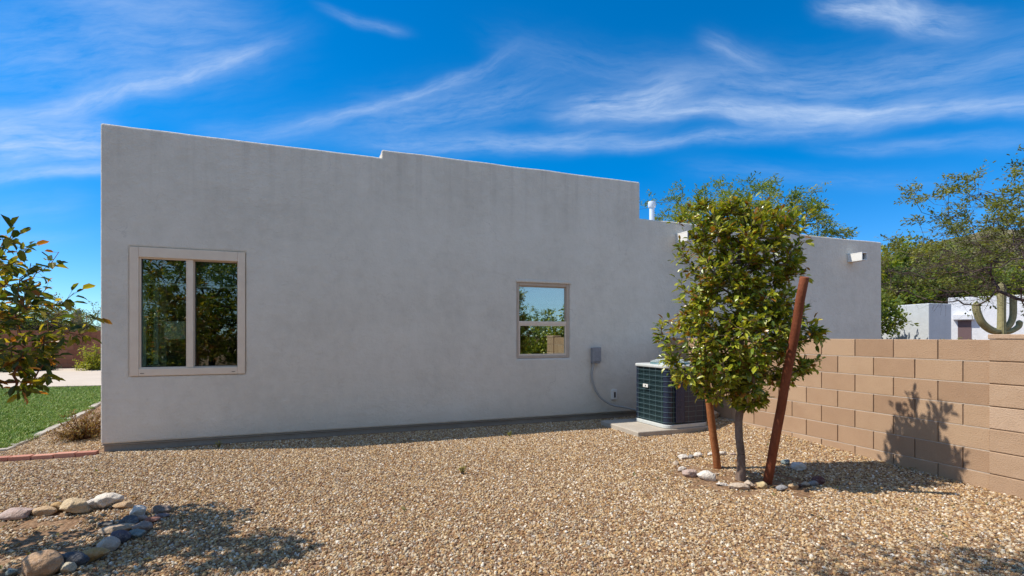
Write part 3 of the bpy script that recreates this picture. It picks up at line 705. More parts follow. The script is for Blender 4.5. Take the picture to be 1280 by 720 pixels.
# ------------------------------------------------------------------ concrete block walls
def block_wall(name, label, length, rows, ztop, mats, seed=0, thick=.15, off=0.0, lb=.406):
    """local x along the wall, front face y=0 (faces -y), from x=0 to length"""
    rnd = random.Random(seed); m = MB(); j = .0095; zt_ = ztop
    for r in range(rows):
        z1_ = zt_ - r * .2032; z0_ = z1_ - .2032 + j; x = -((r % 2) * lb / 2 + off)
        while x < length:
            x0 = max(0, x + j / 2); x1 = min(length, x + lb - j / 2)
            if x1 - x0 > .03: 
                dy = rnd.uniform(-.0015, .0015); m.box(x0, x1, dy, thick + dy, z0_, z1_ - (0 if r else 0), rnd.random())
            x += lb
    return m
bw = empty('block_wall', H(5.59, VF - .002), TH + R(-90), 'tan concrete block yard wall running from the house towards the viewer', 'wall')
# local x = along -v, local y = +u ; front face (y=0) faces -u
LEN = VF - 2.655
block_wall('b', '', LEN, 7, 1.365, BLOCK, 1, off=(.406 - ((LEN) % .406))).build('block_course', BLOCK, bw, bevel=.004)
MB().box(.001, LEN - .001, .011, .144, -.2, 1.362 - .004).build('mortar_bed', MORTAR, bw)
jm = MB()
for r_ in range(1, 7):
    jm.box(.002, LEN - .002, .0012, .02, 1.365 - r_ * .2032 + .001, 1.365 - r_ * .2032 + .0085)
jm.build('bed_joint', MORTAR_L, bw)
pl = MB(); rnd = random.Random(4)
for r in range(7):
    z1_ = 1.372 - r * .2032 + .0; z0_ = z1_ - .2032 + .008; pl.box(LEN + .003, LEN + .409, -.022 + rnd.uniform(-.002, .002), .20, z0_, z1_, rnd.random())
pl.build('pilaster', BLOCK_R, bw, bevel=.006)
MB().box(LEN + .008, LEN + .403, -.014, .19, -.2, 1.37).build('pilaster_mortar', MORTAR, bw)
MB().box(LEN - .004, LEN + .415, -.03, .21, 1.3735, 1.415).build('pilaster_cap', BLOCK_R, bw, bevel=.006)
# garden wall behind the lawn
gw = empty('garden_wall', H(-34, 25.7), TH, 'reddish brown block garden wall beyond the lawn and patio', 'wall')
block_wall('b', '', 40, 8, 1.63, BLOCK_D, 3).build('block_course', BLOCK_D, gw)
MB().box(.01, 39.99, .006, .144, -.2, 1.625).build('mortar_bed', mat('dark_mortar', (.20, .12, .09), .95), gw)

# ------------------------------------------------------------------ trees
def grow(tips, trunk, seglen=.12, rise=.35, rnd=None, wob=.12):
    """returns nodes (pos), parent index. trunk: list of points. Each tip joins the nearest suitable node."""
    P = [Vector(t) for t in trunk]; par = [-1] + list(range(len(trunk) - 1)); tipidx = []
    top = P[-1]
    tips = sorted(tips, key=lambda p: min((p - q).length for q in P))
    for tp_ in tips:
        best = None; bi = 0
        for i, q in enumerate(P):
            if i < len(trunk) * .35: continue
            d = tp_ - q; L = d.length
            cost = L + max(0, rise * 1.2 - (d.z / (L + 1e-6))) * L * .9
            if best is None or cost < best: best = cost; bi = i
        a = P[bi]; L = (tp_ - a).length; n_ = max(2, int(L / seglen)); prev = bi
        side = Vector((rnd.uniform(-1, 1), rnd.uniform(-1, 1), rnd.uniform(-.3, .3))) * L * wob
        for k in range(1, n_ + 1):
            t = k / n_; p_ = a.lerp(tp_, t) + side * math.sin(t * math.pi) + Vector((0, 0, -L * .10 * math.sin(t * math.pi)))
            p_ += Vector((rnd.uniform(-1, 1), rnd.uniform(-1, 1), rnd.uniform(-1, 1))) * seglen * .12 * (k < n_)
            P.append(p_); par.append(prev); prev = len(P) - 1
        tipidx.append(prev)
    cnt = [0] * len(P)
    for t in tipidx: cnt[t] = 1
    for i in range(len(P) - 1, 0, -1): cnt[par[i]] += cnt[i]
    return P, par, cnt, tipidx
def limbs(P, par, cnt, r0, pw, nside=6, rmin=.002, base_r=None, ntrunk=0, base_flare=None):
    m = MB(); n = len(P)
    rad = [max(rmin, r0 * max(1, c) ** pw) for c in cnt]
    if base_r:
        for i in range(ntrunk):
            rad[i] = max(rad[i], base_r * (1 - .35 * i / ntrunk)); rad[i] = min(rad[i], base_r)
        if base_flare: rad[0] = base_r * base_flare; rad[1] = base_r * (1 + (base_flare - 1) * .25)
    ring = {}
    for i in range(1, n):
        a, b = P[par[i]], P[i]; d = (b - a)
        if d.length < 1e-6: continue
        ns = nside if rad[i] > rmin * 2.5 else 4
        if i < ntrunk: ns = 10
        d = d.normalized(); u_ = d.orthogonal().normalized(); w_ = d.cross(u_); ra = min(rad[par[i]], rad[i] * 1.35) if i >= ntrunk else rad[par[i]]; rb = rad[i]; e_ = d * rb * .35
        vv = [a - (e_ if i >= ntrunk else e_ * 0) + (u_ * math.cos(6.2832 * j / ns) + w_ * math.sin(6.2832 * j / ns)) * ra for j in range(ns)] + [b + (u_ * math.cos(6.2832 * j / ns) + w_ * math.sin(6.2832 * j / ns)) * rb for j in range(ns)]
        m.add(vv, [(j, (j + 1) % ns, (j + 1) % ns + ns, j + ns) for j in range(ns)] + ([tuple(range(ns, 2 * ns))] if cnt[i] <= 1 else []))
    return m, rad
def add_leaf(m, p, d, nrm, L, w, var, curl):
    d = d.normalized(); s = d.cross(nrm)
    if s.length < 1e-3: s = d.orthogonal()
    s.normalize(); n_ = s.cross(d); f = .22 * w
    def q(t, x, z): return p + d * (t * L) + s * (x * w) + n_ * z
    c1 = -curl * L * .06; c2 = -curl * L * .25; c3 = -curl * L * .5
    vv = [p, q(.27, -.40, f + c1), q(.28, 0, c1), q(.27, .40, f + c1), q(.70, -.43, f + c2), q(.72, 0, c2), q(.70, .43, f + c2), q(1, 0, c3)]
    m.add(vv, [(0, 2, 1), (0, 3, 2), (1, 2, 5, 4), (2, 3, 6, 5), (4, 5, 7), (5, 6, 7)], var)
def broad_tree(base, trunk_top, trunk_r, tips, seed, leafL, per_tip, leafmat, bark, ctr, spread=.26, flare=1.5, r0=.0021, droop=.0, density=1.0):
    rnd = random.Random(seed); n_t = 16; base = Vector(base)
    tr = [Vector((trunk_top[0] * (k / n_t) + .012 * math.sin(k * 1.3), trunk_top[1] * (k / n_t) + .012 * math.cos(k * 1.7), -.05 + (trunk_top[2] + .05) * k / n_t)) for k in range(n_t + 1)]
    P, par, cnt, ti = grow(tips, tr, .07, .35, rnd)
    m, rad = limbs(P, par, cnt, r0, .52, 6, .0022, trunk_r, int(n_t * .5), flare)
    lf = MB(); depth = [0] * len(P)
    for i in ti:
        # collect the outer stretch of twig
        chain = [i]; s = 0
        while par[chain[-1]] >= 0 and s < spread and cnt[chain[-1]] < 5:
            s += (P[chain[-1]] - P[par[chain[-1]]]).length; chain.append(par[chain[-1]])
        out = (P[i] - Vector(ctr)); out.z *= .5; out = out.normalized() if out.length > 0 else Vector((0, 0, 1))
        for k in range(per_tip):
            t = rnd.random() ** 1.4 * (len(chain) - 1); a = int(t); fr_ = t - a
            p_ = P[chain[a]].lerp(P[chain[min(a + 1, len(chain) - 1)]], fr_)
            dr = Vector((rnd.gauss(0, 1), rnd.gauss(0, 1), rnd.gauss(0, .75))); dr = dr.normalized() + out * .55 + Vector((0, 0, .25 - droop))
            L = leafL * rnd.uniform(.55, 1.15); nr = Vector((rnd.gauss(0, .5), rnd.gauss(0, .5), 1)) + out * .35
            off = dr.normalized() * rnd.uniform(0, .03) 
            if rnd.random() < .5:   # little side twig
                off = dr.normalized() * rnd.uniform(.02, .08); q0 = p_; q1 = p_ + off; m.tube([q0, q1], .0013, 3, False)
            var = min(1, max(0, rnd.gauss(.54, .25))) if rnd.random() > .06 else 1.0
            add_leaf(lf, p_ + off, dr, nr, L, L * rnd.uniform(.44, .64), var, rnd.uniform(-.2, .9))
    return m, lf
def env_points(tab, n, seed, dscale=.9, shell=.45, mind=.085, ylim=None):
    """tab rows (z,left,right): half widths along world x"""
    rnd = random.Random(seed); pts = []; tries = 0
    zs = [r[0] for r in tab]; mxw = max(r[1] + r[2] for r in tab)
    while len(pts) < n and tries < n * 300:
        tries += 1; z = rnd.uniform(min(zs), max(zs))
        Lw = np.interp(z, zs, [r[1] for r in tab]); Rw = np.interp(z, zs, [r[2] for r in tab])
        if rnd.random() > ((Lw + Rw) / mxw) ** 1.3: continue
        a = rnd.uniform(0, 2 * math.pi); w = Rw if math.cos(a) > 0 else Lw; dpt = (Lw + Rw) / 2 * dscale
        r_ = rnd.random() ** shell; lump = 1 + .14 * mnoise.noise(Vector((math.cos(a) * 1.6, math.sin(a) * 1.6, z * 2.2 + seed)))
        p_ = Vector((math.cos(a) * w * r_ * lump, math.sin(a) * dpt * r_ * lump, z))
        if any((p_ - q).length < mind for q in pts[-400:]): continue
        pts.append(p_)
    return pts
# main tree in front of the wall: silhouette rows in pixels -> metres at its distance
K = F / TREE.y
rows = [(505, 12, 16), (495, 34, 30), (482, 76, 38), (465, 92, 74), (440, 100, 98), (415, 100, 98), (385, 88, 80), (350, 78, 74), (310, 80, 74), (285, 78, 82), (266, 72, 84), (256, 52, 70), (249, 20, 30)]
tab = [(EYE + (HOR - y) / K, l / K, r / K) for y, l, r in rows]
tips = env_points(tab, 560, 11, .60, .6, .064)
sa_, sb_ = Vector((.215, -.06, 0)), Vector((.41, -.58, 1.93))
def near_stake(p_):
    t = max(0, min(1.08, (p_ - sa_).dot(sb_ - sa_) / (sb_ - sa_).length_squared)); c_ = sa_.lerp(sb_, t); d = p_ - c_
    return d.length < .13 or (d.y < .05 and abs(d.x) < .15 and t < 1.05)
tips = [p_ for p_ in tips if not near_stake(p_)]
tree = empty('young_tree', (TREE.x, TREE.y, gz(TREE.x, TREE.y)), 0, 'leafy young tree held between two wooden stakes beside the air conditioner', 'tree')
m, lf = broad_tree((0, 0, 0), (.0, .0, 2.45), .036, tips, 5, .068, 27, LEAF, BARK, (0, 0, 1.6))
m.build('trunk', BARK, tree, smooth=True); lf.build('crown', LEAF, tree)
# tree at the left edge of the frame
rows2 = [(.98, .30, .25), (1.12, .55, .55), (1.4, .8, .74), (1.7, .85, .72), (1.95, .8, .62), (2.15, .75, .44), (2.35, .75, .22), (2.6, .85, .14), (2.95, .85, .08), (3.4, .45, .05)]
tips = [p_ for p_ in env_points(rows2, 260, 23, 1.0, .5, .09)]
# keep the crown loose on the side towards the yard
rr_ = random.Random(3); tips = [p_ for p_ in tips if p_.x < .66 and not (p_.x < .4 and (LTREE.x + p_.x) / (LTREE.y + p_.y) > -1.13 and p_.z > 1.36 + .245 * (LTREE.y + p_.y)) and not (p_.x > .3 and p_.z < 1.2)]
tips = [p_ for p_ in tips if not (p_.x > .36 and rr_.random() < .72) and not (p_.x > .1 and p_.z > 1.95 and rr_.random() < .5)]
ltree = empty('young_tree', (LTREE.x, LTREE.y, gz(LTREE.x, LTREE.y)), 0, 'young tree at the left edge with yellowing leaves and reddish branches above a stone ring', 'tree')
m, lf = broad_tree((0, 0, 0), (-.12, .02, 2.9), .045, tips, 8, .088, 14, LEAF_L, BARK_R, (0, 0, 1.6), droop=.15)
m.build('trunk', BARK_R, ltree, smooth=True); lf.build('crown', LEAF_L, ltree)

# stakes
WOOD_D = mat('dark_stained_stake', rough=.8, spec=.25, build=b_bark((.14, .035, .015), (.26, .08, .035), .7))
def stake(p0, p1, r, label, wm=None):
    o = MB(); a, b = Vector(p0), Vector(p1); pts = [a.lerp(b, k / 10) + Vector((math.sin(k * 1.9) * .003, math.cos(k * 1.3) * .003, 0)) for k in range(11)]
    o.v = []; o.tube([q - a for q in pts], [r * (1 - .012 * k) for k in range(11)], 14)
    s = o.build('tree_stake', wm or WOOD, None, a, bevel=.006); s.data.polygons.foreach_set('use_smooth', [len(p_.vertices) == 4 for p_ in s.data.polygons])
    return tag(s, label, 'stake')
q0 = gp(897.5, 583); q1 = at(868, 360, 5.1); q0.z -= .06
stake(q0, q1, .040, 'orange brown wooden stake left of the young tree trunk, its top hidden in leaves')
q0 = gp(958, 602); q1 = at(1006, 346, 4.2); q0.z -= .06
stake(q0, q1, .041, 'long reddish wooden stake leaning right in front of the tree crown', WOOD_D)
# rubber tie between stakes and trunk
# ------------------------------------------------------------------ fine-leaved desert trees
def fine_tree(seed, rx, ry, z0, z1, ntips, trunk_pts, per_tip, qL, qW, spread, name_mats, r0=.012, base_r=.16, bare=0.0, shell=.5, flat=.75, mind=.25, seglen=.4):
    rnd = random.Random(seed); tips = []; tries = 0
    cz = z0 + (z1 - z0) * .42
    while len(tips) < ntips and tries < 60000:
        tries += 1; d = Vector((rnd.gauss(0, 1), rnd.gauss(0, 1), rnd.gauss(0, 1))).normalized(); r_ = rnd.random() ** shell
        lump = 1 + .30 * mnoise.noise(d * 1.8 + Vector((seed, 0, 0)))
        p_ = Vector((d.x * rx * r_ * lump, d.y * ry * r_ * lump, cz + (d.z * (z1 - cz) if d.z > 0 else d.z * (cz - z0)) * r_ * lump))
        if any((p_ - q).length < mind for q in tips): continue
        tips.append(p_)
    P, par, cnt, ti = grow(tips, trunk_pts, seglen, .25, rnd, .16)
    m, rad = limbs(P, par, cnt, r0, .5, 5, r0 * .8, base_r, max(2, len(trunk_pts) // 2), 1.4)
    lf = MB(); ctr = Vector((0, 0, cz))
    for i in ti:
        if rnd.random() < bare * (1.9 if P[i].z < cz else .25):
            for k in range(14):
                dr = Vector((rnd.gauss(0, 1), rnd.gauss(0, 1), rnd.gauss(-.2, .6))).normalized(); q = P[i]
                m.tube([q, q + dr * spread * .7 + Vector((0, 0, .05)), q + dr * spread * 1.4], [r0 * .8, r0 * .6, r0 * .5], 3, False)
            continue
        out = (P[i] - ctr).normalized(); tone = min(1, max(0, rnd.gauss(.5, .22)))
        for b_ in range(5):    # sprays
            dr = (Vector((rnd.gauss(0, 1), rnd.gauss(0, 1), rnd.gauss(0, .6))).normalized() + out * .6).normalized(); Ls = spread * rnd.uniform(.5, 1.2)
            q = P[i]; tipq = q + dr * Ls + Vector((0, 0, -.12 * Ls)); m.tube([q, tipq], [r0 * .45, r0 * .2], 3, False)
            for k in range(per_tip // 5):
                t = rnd.uniform(.1, 1.05); p_ = q.lerp(tipq, t) + Vector((rnd.gauss(0, 1), rnd.gauss(0, 1), rnd.gauss(0, .7))) * spread * .13
                dd = (dr + Vector((rnd.gauss(0, .8), rnd.gauss(0, .8), rnd.gauss(-.1, .5)))).normalized(); sd_ = dd.cross(Vector((rnd.gauss(0, .6), rnd.gauss(0, .6), 1))).normalized()
                l_, w_ = qL * rnd.uniform(.6, 1.3), qW * rnd.uniform(.7, 1.3)
                lf.add([p_ - sd_ * w_ * .3, p_ + sd_ * w_ * .3, p_ + dd * l_ * .6 + sd_ * w_ * .5, p_ + dd * l_, p_ + dd * l_ * .6 - sd_ * w_ * .5], [(0, 1, 2, 3, 4)], min(1, max(0, tone + rnd.gauss(0, .18))))
    return m, lf
def tree_obj(name, loc, label, cat, m, lf, bark, leaf, group=None, rz=0, s=1.0):
    t = empty(name, loc, rz, label, cat, group); t.scale = (s, s, s)
    m.build('trunk', bark, t, smooth=True); lf.build('crown', leaf, t); return t
def tp_(h, n, lean=(0, 0)): return [Vector((lean[0] * k / n + .06 * math.sin(k * 1.1), lean[1] * k / n + .05 * math.cos(k * 1.6), -.1 + (h + .1) * k / n)) for k in range(n + 1)]
# tree behind the house
b0 = at(922, 420, 22.5)
m, lf = fine_tree(31, 4.3, 3.6, 4.2, 8.4, 340, tp_(5.2, 9, (.3, 0)), 110, .13, .042, .60, None, r0=.006, base_r=.17, mind=.28, seglen=.4)
tree_obj('palo_verde_tree', (b0.x, b0.y, 0), 'feathery green tree rising behind the flat roof of the house', 'tree', m, lf, BARK_D, FINE_G)
# large mesquite at the right
b0 = at(1352, 420, 14.5)
m, lf = fine_tree(44, 5.6, 4.4, 1.9, 6.9, 560, tp_(3.0, 7, (-.8, .2)), 110, .095, .040, .52, None, r0=.0045, base_r=.2, bare=.42, mind=.22, seglen=.35)
tree_obj('mesquite_tree', (b0.x, b0.y, 0), 'wide mesquite with dark bare twigs spreading over the neighbouring white house', 'tree', m, lf, BARK_P, FINE)
# denser desert trees on the slope behind the neighbouring house
protoA = fine_tree(51, 4.2, 4.2, .9, 7.0, 230, tp_(2.6, 5), 60, .26, .15, .85, None, r0=.02, base_r=.22, mind=.4, seglen=.7, shell=.4)
protoB = fine_tree(52, 3.6, 3.6, .6, 5.4, 190, tp_(2.0, 5), 60, .26, .15, .80, None, r0=.02, base_r=.2, mind=.38, seglen=.7, shell=.4)
lab = [('bushy green desert tree just right of the house end on the far slope', 1122, 52, 'A', 1.25), ('rounded green tree behind the low blue grey neighbouring house', 1163, 50, 'B', 1.25),
       ('green tree rising behind the white neighbouring house', 1215, 56, 'A', 1.1), ('green tree on the slope behind the saguaro', 1262, 58, 'B', 1.35)]
first = {}
def slope_tree(px, Y, kind, s, label, k):
    s *= 1.28; X = (px - 640) / F * Y; z = max(0, hillz(X, Y) - .3) if Y > 46 else 0
    pm = protoA if kind == 'A' else protoB
    if kind not in first: o = tree_obj('desert_tree', (X, Y, z), label, 'tree', pm[0], pm[1], BARK_D, FINE_G, 'trees on the slope at the right', 0, s); first[kind] = o
    else:
        o = copy_tree(first[kind]); o.location = (X, Y, z); o.rotation_euler = (0, 0, k * 1.3); o.scale = (s, s, s * random.uniform(.9, 1.1)); o['label'] = label
    return o
for k, (l, px, Y, kd, s) in enumerate(lab): slope_tree(px, Y, kd, s, l, k)
rows_ = [(1095, 70, 'B', 1.5, 'nearest slope row, tree partly hidden by the house end'), (1140, 74, 'A', 1.4, 'tall tree in the nearest slope row above the blue grey house'), (1188, 72, 'B', 1.4, 'tree in the nearest slope row above the gap between the neighbouring houses'),
         (1240, 76, 'A', 1.25, 'tree in the nearest slope row left of the saguaro top'), (1290, 74, 'B', 1.4, 'tree in the nearest slope row at the right frame edge'),
         (1115, 96, 'A', 1.3, 'middle slope tree directly behind the house corner'), (1160, 100, 'B', 1.5, 'middle slope tree with its crown under the skyline'), (1205, 104, 'A', 1.1, 'middle slope tree below the bare hilltop'),
         (1255, 100, 'B', 1.4, 'middle slope tree seen through the mesquite branches'), (1300, 108, 'A', 1.1, 'middle slope tree beyond the right frame edge'),
         (1135, 135, 'B', 1.4, 'high slope tree left of the bare rocky patch'), (1180, 140, 'A', 1.0, 'high slope tree beside the bare rocky patch')]
for k, (px, Y, kd, s, l) in enumerate(rows_): slope_tree(px, Y, kd, s, l, k + 5)
# ------------------------------------------------------------------ beyond the garden wall, left
m, lf = fine_tree(61, 2.2, 2.2, .8, 3.4, 130, tp_(1.4, 5), 60, .13, .07, .5, None, r0=.012, base_r=.12, mind=.25, seglen=.4)
b0 = at(5, 420, 30); tree_obj('desert_tree', (b0.x, b0.y, 0), 'round green tree beyond the garden wall at the left frame edge', 'tree', m, lf, BARK_D, FINE_G); o = copy_tree(bpy.data.objects[[k_ for k_ in bpy.data.objects.keys() if k_.startswith('desert_tree')][-1]]); o.location = (at(78, 420, 36).x, 36, 0); o.rotation_euler = (0, 0, 2); o.scale = (1.05, 1.05, 1.05); o['label'] = 'rounded tree farther back beyond the garden wall, left of the distant saguaro'
m, lf = fine_tree(62, 2.0, 2.0, .8, 3.9, 90, tp_(1.6, 5), 40, .12, .06, .5, None, r0=.012, base_r=.12, bare=.3, mind=.25, seglen=.4)
b0 = at(47, 420, 31); tree_obj('dry_tree', (b0.x, b0.y, 0), 'dry tan tree beyond the garden wall', 'tree', m, lf, BARK_D, TANL)
m, lf = fine_tree(63, 2.2, 2.2, .6, 3.5, 90, tp_(1.6, 5), 30, .10, .05, .5, None, r0=.010, base_r=.10, mind=.25, seglen=.4, bare=.1)
b0 = at(108, 420, 33); tree_obj('desert_tree', (b0.x, b0.y, 0), 'thin sparse tree beyond the garden wall next to the house corner', 'tree', m, lf, BARK_D, FINE)
def shrub(loc, rx, h, seed, per, leafL, lm, name, label, n=70, bark=BARK_D, cat='shrub'):
    rnd = random.Random(seed); tips = []
    while len(tips) < n:
        d = Vector((rnd.gauss(0, 1), rnd.gauss(0, 1), abs(rnd.gauss(0, 1)))).normalized(); r_ = rnd.random() ** .5
        tips.append(Vector((d.x * rx * r_, d.y * rx * r_, .05 + d.z * h * r_ * (1 + .2 * mnoise.noise(d * 2)))))
    m = MB(); lf = MB()
    for t in tips:
        b_ = Vector((t.x * .15, t.y * .15, 0)); mid = b_.lerp(t, .5) + Vector((0, 0, .06 * h)); m.tube([b_, mid, t], [.006, .004, .002], 4, False)
        for k in range(per):
            s_ = rnd.uniform(.35, 1.05); p_ = (b_.lerp(mid, s_ * 2) if s_ < .5 else mid.lerp(t, (s_ - .5) * 2)); dr = Vector((rnd.gauss(0, 1), rnd.gauss(0, 1), rnd.gauss(.3, .8)))
            add_leaf(lf, p_ + dr.normalized() * leafL * .3, dr, Vector((rnd.gauss(0, .6), rnd.gauss(0, .6), 1)), leafL * rnd.uniform(.6, 1.2), leafL * .45, rnd.random(), rnd.uniform(-.2, .8))
    o = empty(name, loc, 0, label, cat); m.build('stem', bark, o); lf.build('foliage', lm, o); return o
w = gp(104, 549); shrub((w.x, w.y, 0), .40, .42, 1, 20, .035, DRYL, 'dry_shrub', 'low reddish brown shrub at the house corner by the lawn', 110, BARK_R)
b0 = at(118, 462, 19.5); shrub((b0.x, b0.y, 0), .75, 1.15, 2, 22, .09, YGREEN, 'shrub', 'bright yellow green shrub at the end of the garden wall by the house', 90)
b0 = at(8, 466, 18.6); shrub((b0.x, b0.y, 0), .9, .9, 3, 22, .10, DGREEN, 'shrub', 'dark green shrub before the garden wall at the left frame edge', 90)
b0 = at(34, 466, 18.9); shrub((b0.x, b0.y, 0), .7, .75, 4, 22, .10, DGREEN, 'shrub', 'smaller dark shrub before the garden wall, right of the larger dark one', 80)
b0 = at(56, 465, 19.2); shrub((b0.x, b0.y, 0), .45, .55, 5, 22, .09, DGREEN, 'shrub', 'smallest dark shrub before the middle of the garden wall', 60)
# hedge tops just over the block wall at the right
for k, (px, Y, r_, h_, l) in enumerate([(1178, 24, 1.0, 1.35, 'low yellow green shrub just over the block wall below the blue grey house'), (1204, 25, .9, 1.40, 'low green shrub just over the block wall before the brown door')]):
    b0 = at(px, 420, Y); shrub((b0.x, b0.y, 0), r_, h_, 20 + k, 20, .10, YGREEN if k == 0 else FINE_G, 'shrub', l, 90)
# weeds
for k, (px, py, l) in enumerate([(863, 540, 'tiny pale weed in the gravel by the air conditioner pad'), (637, 546, 'tiny green weed at the shadow edge below the small window'), (578, 592, 'tiny green weed alone in the open gravel'), (273, 560, 'tiny weed at the wall foot below the large window')]):
    w = gp(px, py); shrub((w.x, w.y, gz(w.x, w.y)), .035, .07 if k == 0 else .04, 40 + k, 5, .02, YGREEN, 'weed', l, 12, BARK, 'weed')

# ------------------------------------------------------------------ saguaro cacti
def ribbed(m, pts, rad, ribs=14, n=42):
    pts = [Vector(p_) for p_ in pts]; mm = len(pts); vv = []; up = None
    for i, p_ in enumerate(pts):
        d = (pts[min(i + 1, mm - 1)] - pts[max(i - 1, 0)]).normalized()
        if up is None: up = d.orthogonal().normalized()
        up = (up - d * up.dot(d)).normalized(); q = d.cross(up)
        for j in range(n):
            t = 2 * math.pi * j / n; r_ = rad[i] * (1 + .14 * math.cos(ribs * t)); vv.append(p_ + (up * math.cos(t) + q * math.sin(t)) * r_)
    m.add(vv, [(i * n + j, i * n + (j + 1) % n, (i + 1) * n + (j + 1) % n, (i + 1) * n + j) for i in range(mm - 1) for j in range(n)] + [tuple((mm - 1) * n + j for j in range(n))])
def saguaro(loc, label, h, r, arms):
    o = empty('saguaro_cactus', loc, 0, label, 'cactus')
    m = MB(); pts = [(0, 0, h * k / 12) for k in range(11)] + [(0, 0, h * .93), (0, 0, h * .975), (0, 0, h)]; ribbed(m, pts, [r * (.9 + .1 * math.sin(k * .6)) for k in range(11)] + [r * .9, r * .65, r * .15]); m.build('stem', SAGM, o, smooth=True)
    for P_, ra in arms:
        m = MB(); pts = bez(P_, 30); k_ = len(pts); ribbed(m, pts, [ra * min(1, .75 + i * .05) * (1 if i < k_ - 3 else (.85, .6, .15)[i - k_ + 3]) for i in range(k_)], 10, 30); m.build('arm', SAGM, o, smooth=True)
    return o
Ys = 22.0; b0 = at(1252, 420, Ys); k_ = Ys / F
saguaro((b0.x, b0.y, 0), 'olive saguaro cactus with curved arms before the white neighbouring house', EYE + 67 * k_, .165,
        [([(-.05, 0, EYE + 6 * k_), (-12 * k_, 0, EYE + 7 * k_), (-24 * k_, 0, EYE + 16 * k_), (-31 * k_, 0, EYE + 31 * k_), (-32 * k_, 0, EYE + 43 * k_)], .135),
         ([(.05, 0, EYE + 8 * k_), (9 * k_, 0, EYE + 13 * k_), (14 * k_, 0, EYE + 24 * k_), (14.5 * k_, 0, EYE + 40 * k_), (14 * k_, 0, EYE + 52 * k_)], .11),
         ([(.05, .05, EYE + 5 * k_), (14 * k_, .1, EYE + 6 * k_), (24 * k_, .1, EYE + 12 * k_), (25 * k_, .1, EYE + 20 * k_)], .10)])
b0 = at(97.5, 420, 34); saguaro((b0.x, b0.y, 0), 'distant slim saguaro standing beyond the garden wall', EYE + 34 * 34 / F, .2, [([(.1, 0, 1.7), (.5, 0, 1.8), (.55, 0, 2.4)], .1)])

# ------------------------------------------------------------------ neighbouring houses
def prism_house(name, label, corners, h, wall, extra=None):
    c0 = Vector(corners[0]); o = empty(name, (c0.x, c0.y, 0), 0, label, 'house')
    m = MB(); m.prism([(x - c0.x, y - c0.y) for x, y in corners], -.2, h); m.build('wall', wall, o, bevel=.05, seg=3)
    return o, c0
NSTUC = mat('blue_grey_stucco', rough=.9, spec=.2, build=b_stucco((.50, .53, .55), (.55, .58, .60), (.6, .63, .65)))
cA = at(1161, 420, 32); X0, Y0 = cA.x, cA.y
A_far = (X0 - .5, Y0 + 5.0); B_far = (X0 + 2.05, Y0 + .62)
nh, c0 = prism_house('neighbour_house', 'low neighbouring house with a blue grey shaded end and tree shadow on its sunlit side', [(X0, Y0), B_far, (B_far[0] - .5, B_far[1] + 5.0), A_far], 3.55, NSTUC)
# lower porch wall to the left of it with a dark doorway
pA = at(1119, 420, 35.6); m = MB()
M_ = Matrix.Translation((0, 0, 0))
xa, xb = at(1098, 420, 36).x - c0.x, at(1117, 420, 36).x - c0.x
MB().box(xa - 2, xb - .0, 4.2, 7.5, -.2, 2.9).build('porch_wing', STUCCO_W, nh, bevel=.04)
MB().box(xa + .2, xb - .25, 4.14, 4.19, .0, 2.45).build('door', BROWND, nh)
c1 = at(1185, 420, 36); c2 = at(1300, 420, 32.7); dirw = (Vector((c2.x - c1.x, c2.y - c1.y))).normalized(); nrm = Vector((-dirw.y, dirw.x))
if nrm.y < 0: nrm = -nrm
pts = [tuple((c1.xy + dirw * a_ + nrm * b_)) for a_, b_ in ((0, 0), (9, 0), (9, 8), (0, 8))]
wh, c0 = prism_house('neighbour_house', 'white neighbouring house with a recessed brown door under a pale lintel', pts, 4.22, STUCCO_W)
angw = math.atan2(dirw.y, dirw.x)
def on_wall(px):
    s = (px - 640) / F; # ray (s,1)*t = c1 + dirw*a
    A_ = np.array([[s, -dirw.x], [1, -dirw.y]]); t_, a_ = np.linalg.solve(A_, np.array([c1.x, c1.y])); return a_, t_
a0, t0 = on_wall(1195); a1, t1 = on_wall(1215.5)
ztp = EYE + (420 - 399) / F * t0
dr = empty('x', (0, 0, 0)); bpy.data.objects.remove(dr)
o = MB().box(a0 + .1, a1 - .05, -.03, .05, 0, ztp - .1).build('door', BROWND, wh, rz=angw)
MB().box(a0 - .15, a1 + .1, -.35, -.001, ztp - .05, ztp + .32).build('lintel', STUCCO_W, wh, rz=angw, bevel=.02)

o = copy_tree(first['B']); o.location = (X0 - 4.6, Y0 + 1.6, 0); o.rotation_euler = (0, 0, 2.2); o.scale = (.85, .85, .95); o['label'] = 'green tree between the house end and the blue grey neighbouring house, shading its side'
# ------------------------------------------------------------------ stones of the two rings
def rock_mesh(seed, ang):
    bm = bmesh.new(); bmesh.ops.create_icosphere(bm, subdivisions=4, radius=1); rnd = random.Random(seed); off = Vector((seed * 3.7, seed * 1.3, 0))
    planes = [(Vector((rnd.gauss(0, 1), rnd.gauss(0, 1), rnd.gauss(0, 1))).normalized(), rnd.uniform(.52, .84)) for _ in range(int(13 * ang))]
    for v in bm.verts:
        p_ = v.co.copy()
        for n_, d_ in planes:
            k = p_.dot(n_) - d_
            if k > 0: p_ -= n_ * k * .92
        p_ *= 1 + .10 * mnoise.noise(p_ * 1.5 + off) + (.05 * mnoise.noise(p_ * 4 + off) + .03 * mnoise.noise(p_ * 9 + off)) * (.3 + ang)
        v.co = p_
    me = bpy.data.meshes.new('stone'); bm.to_mesh(me); bm.free(); me.polygons.foreach_set('use_smooth', [True] * len(me.polygons)); return me
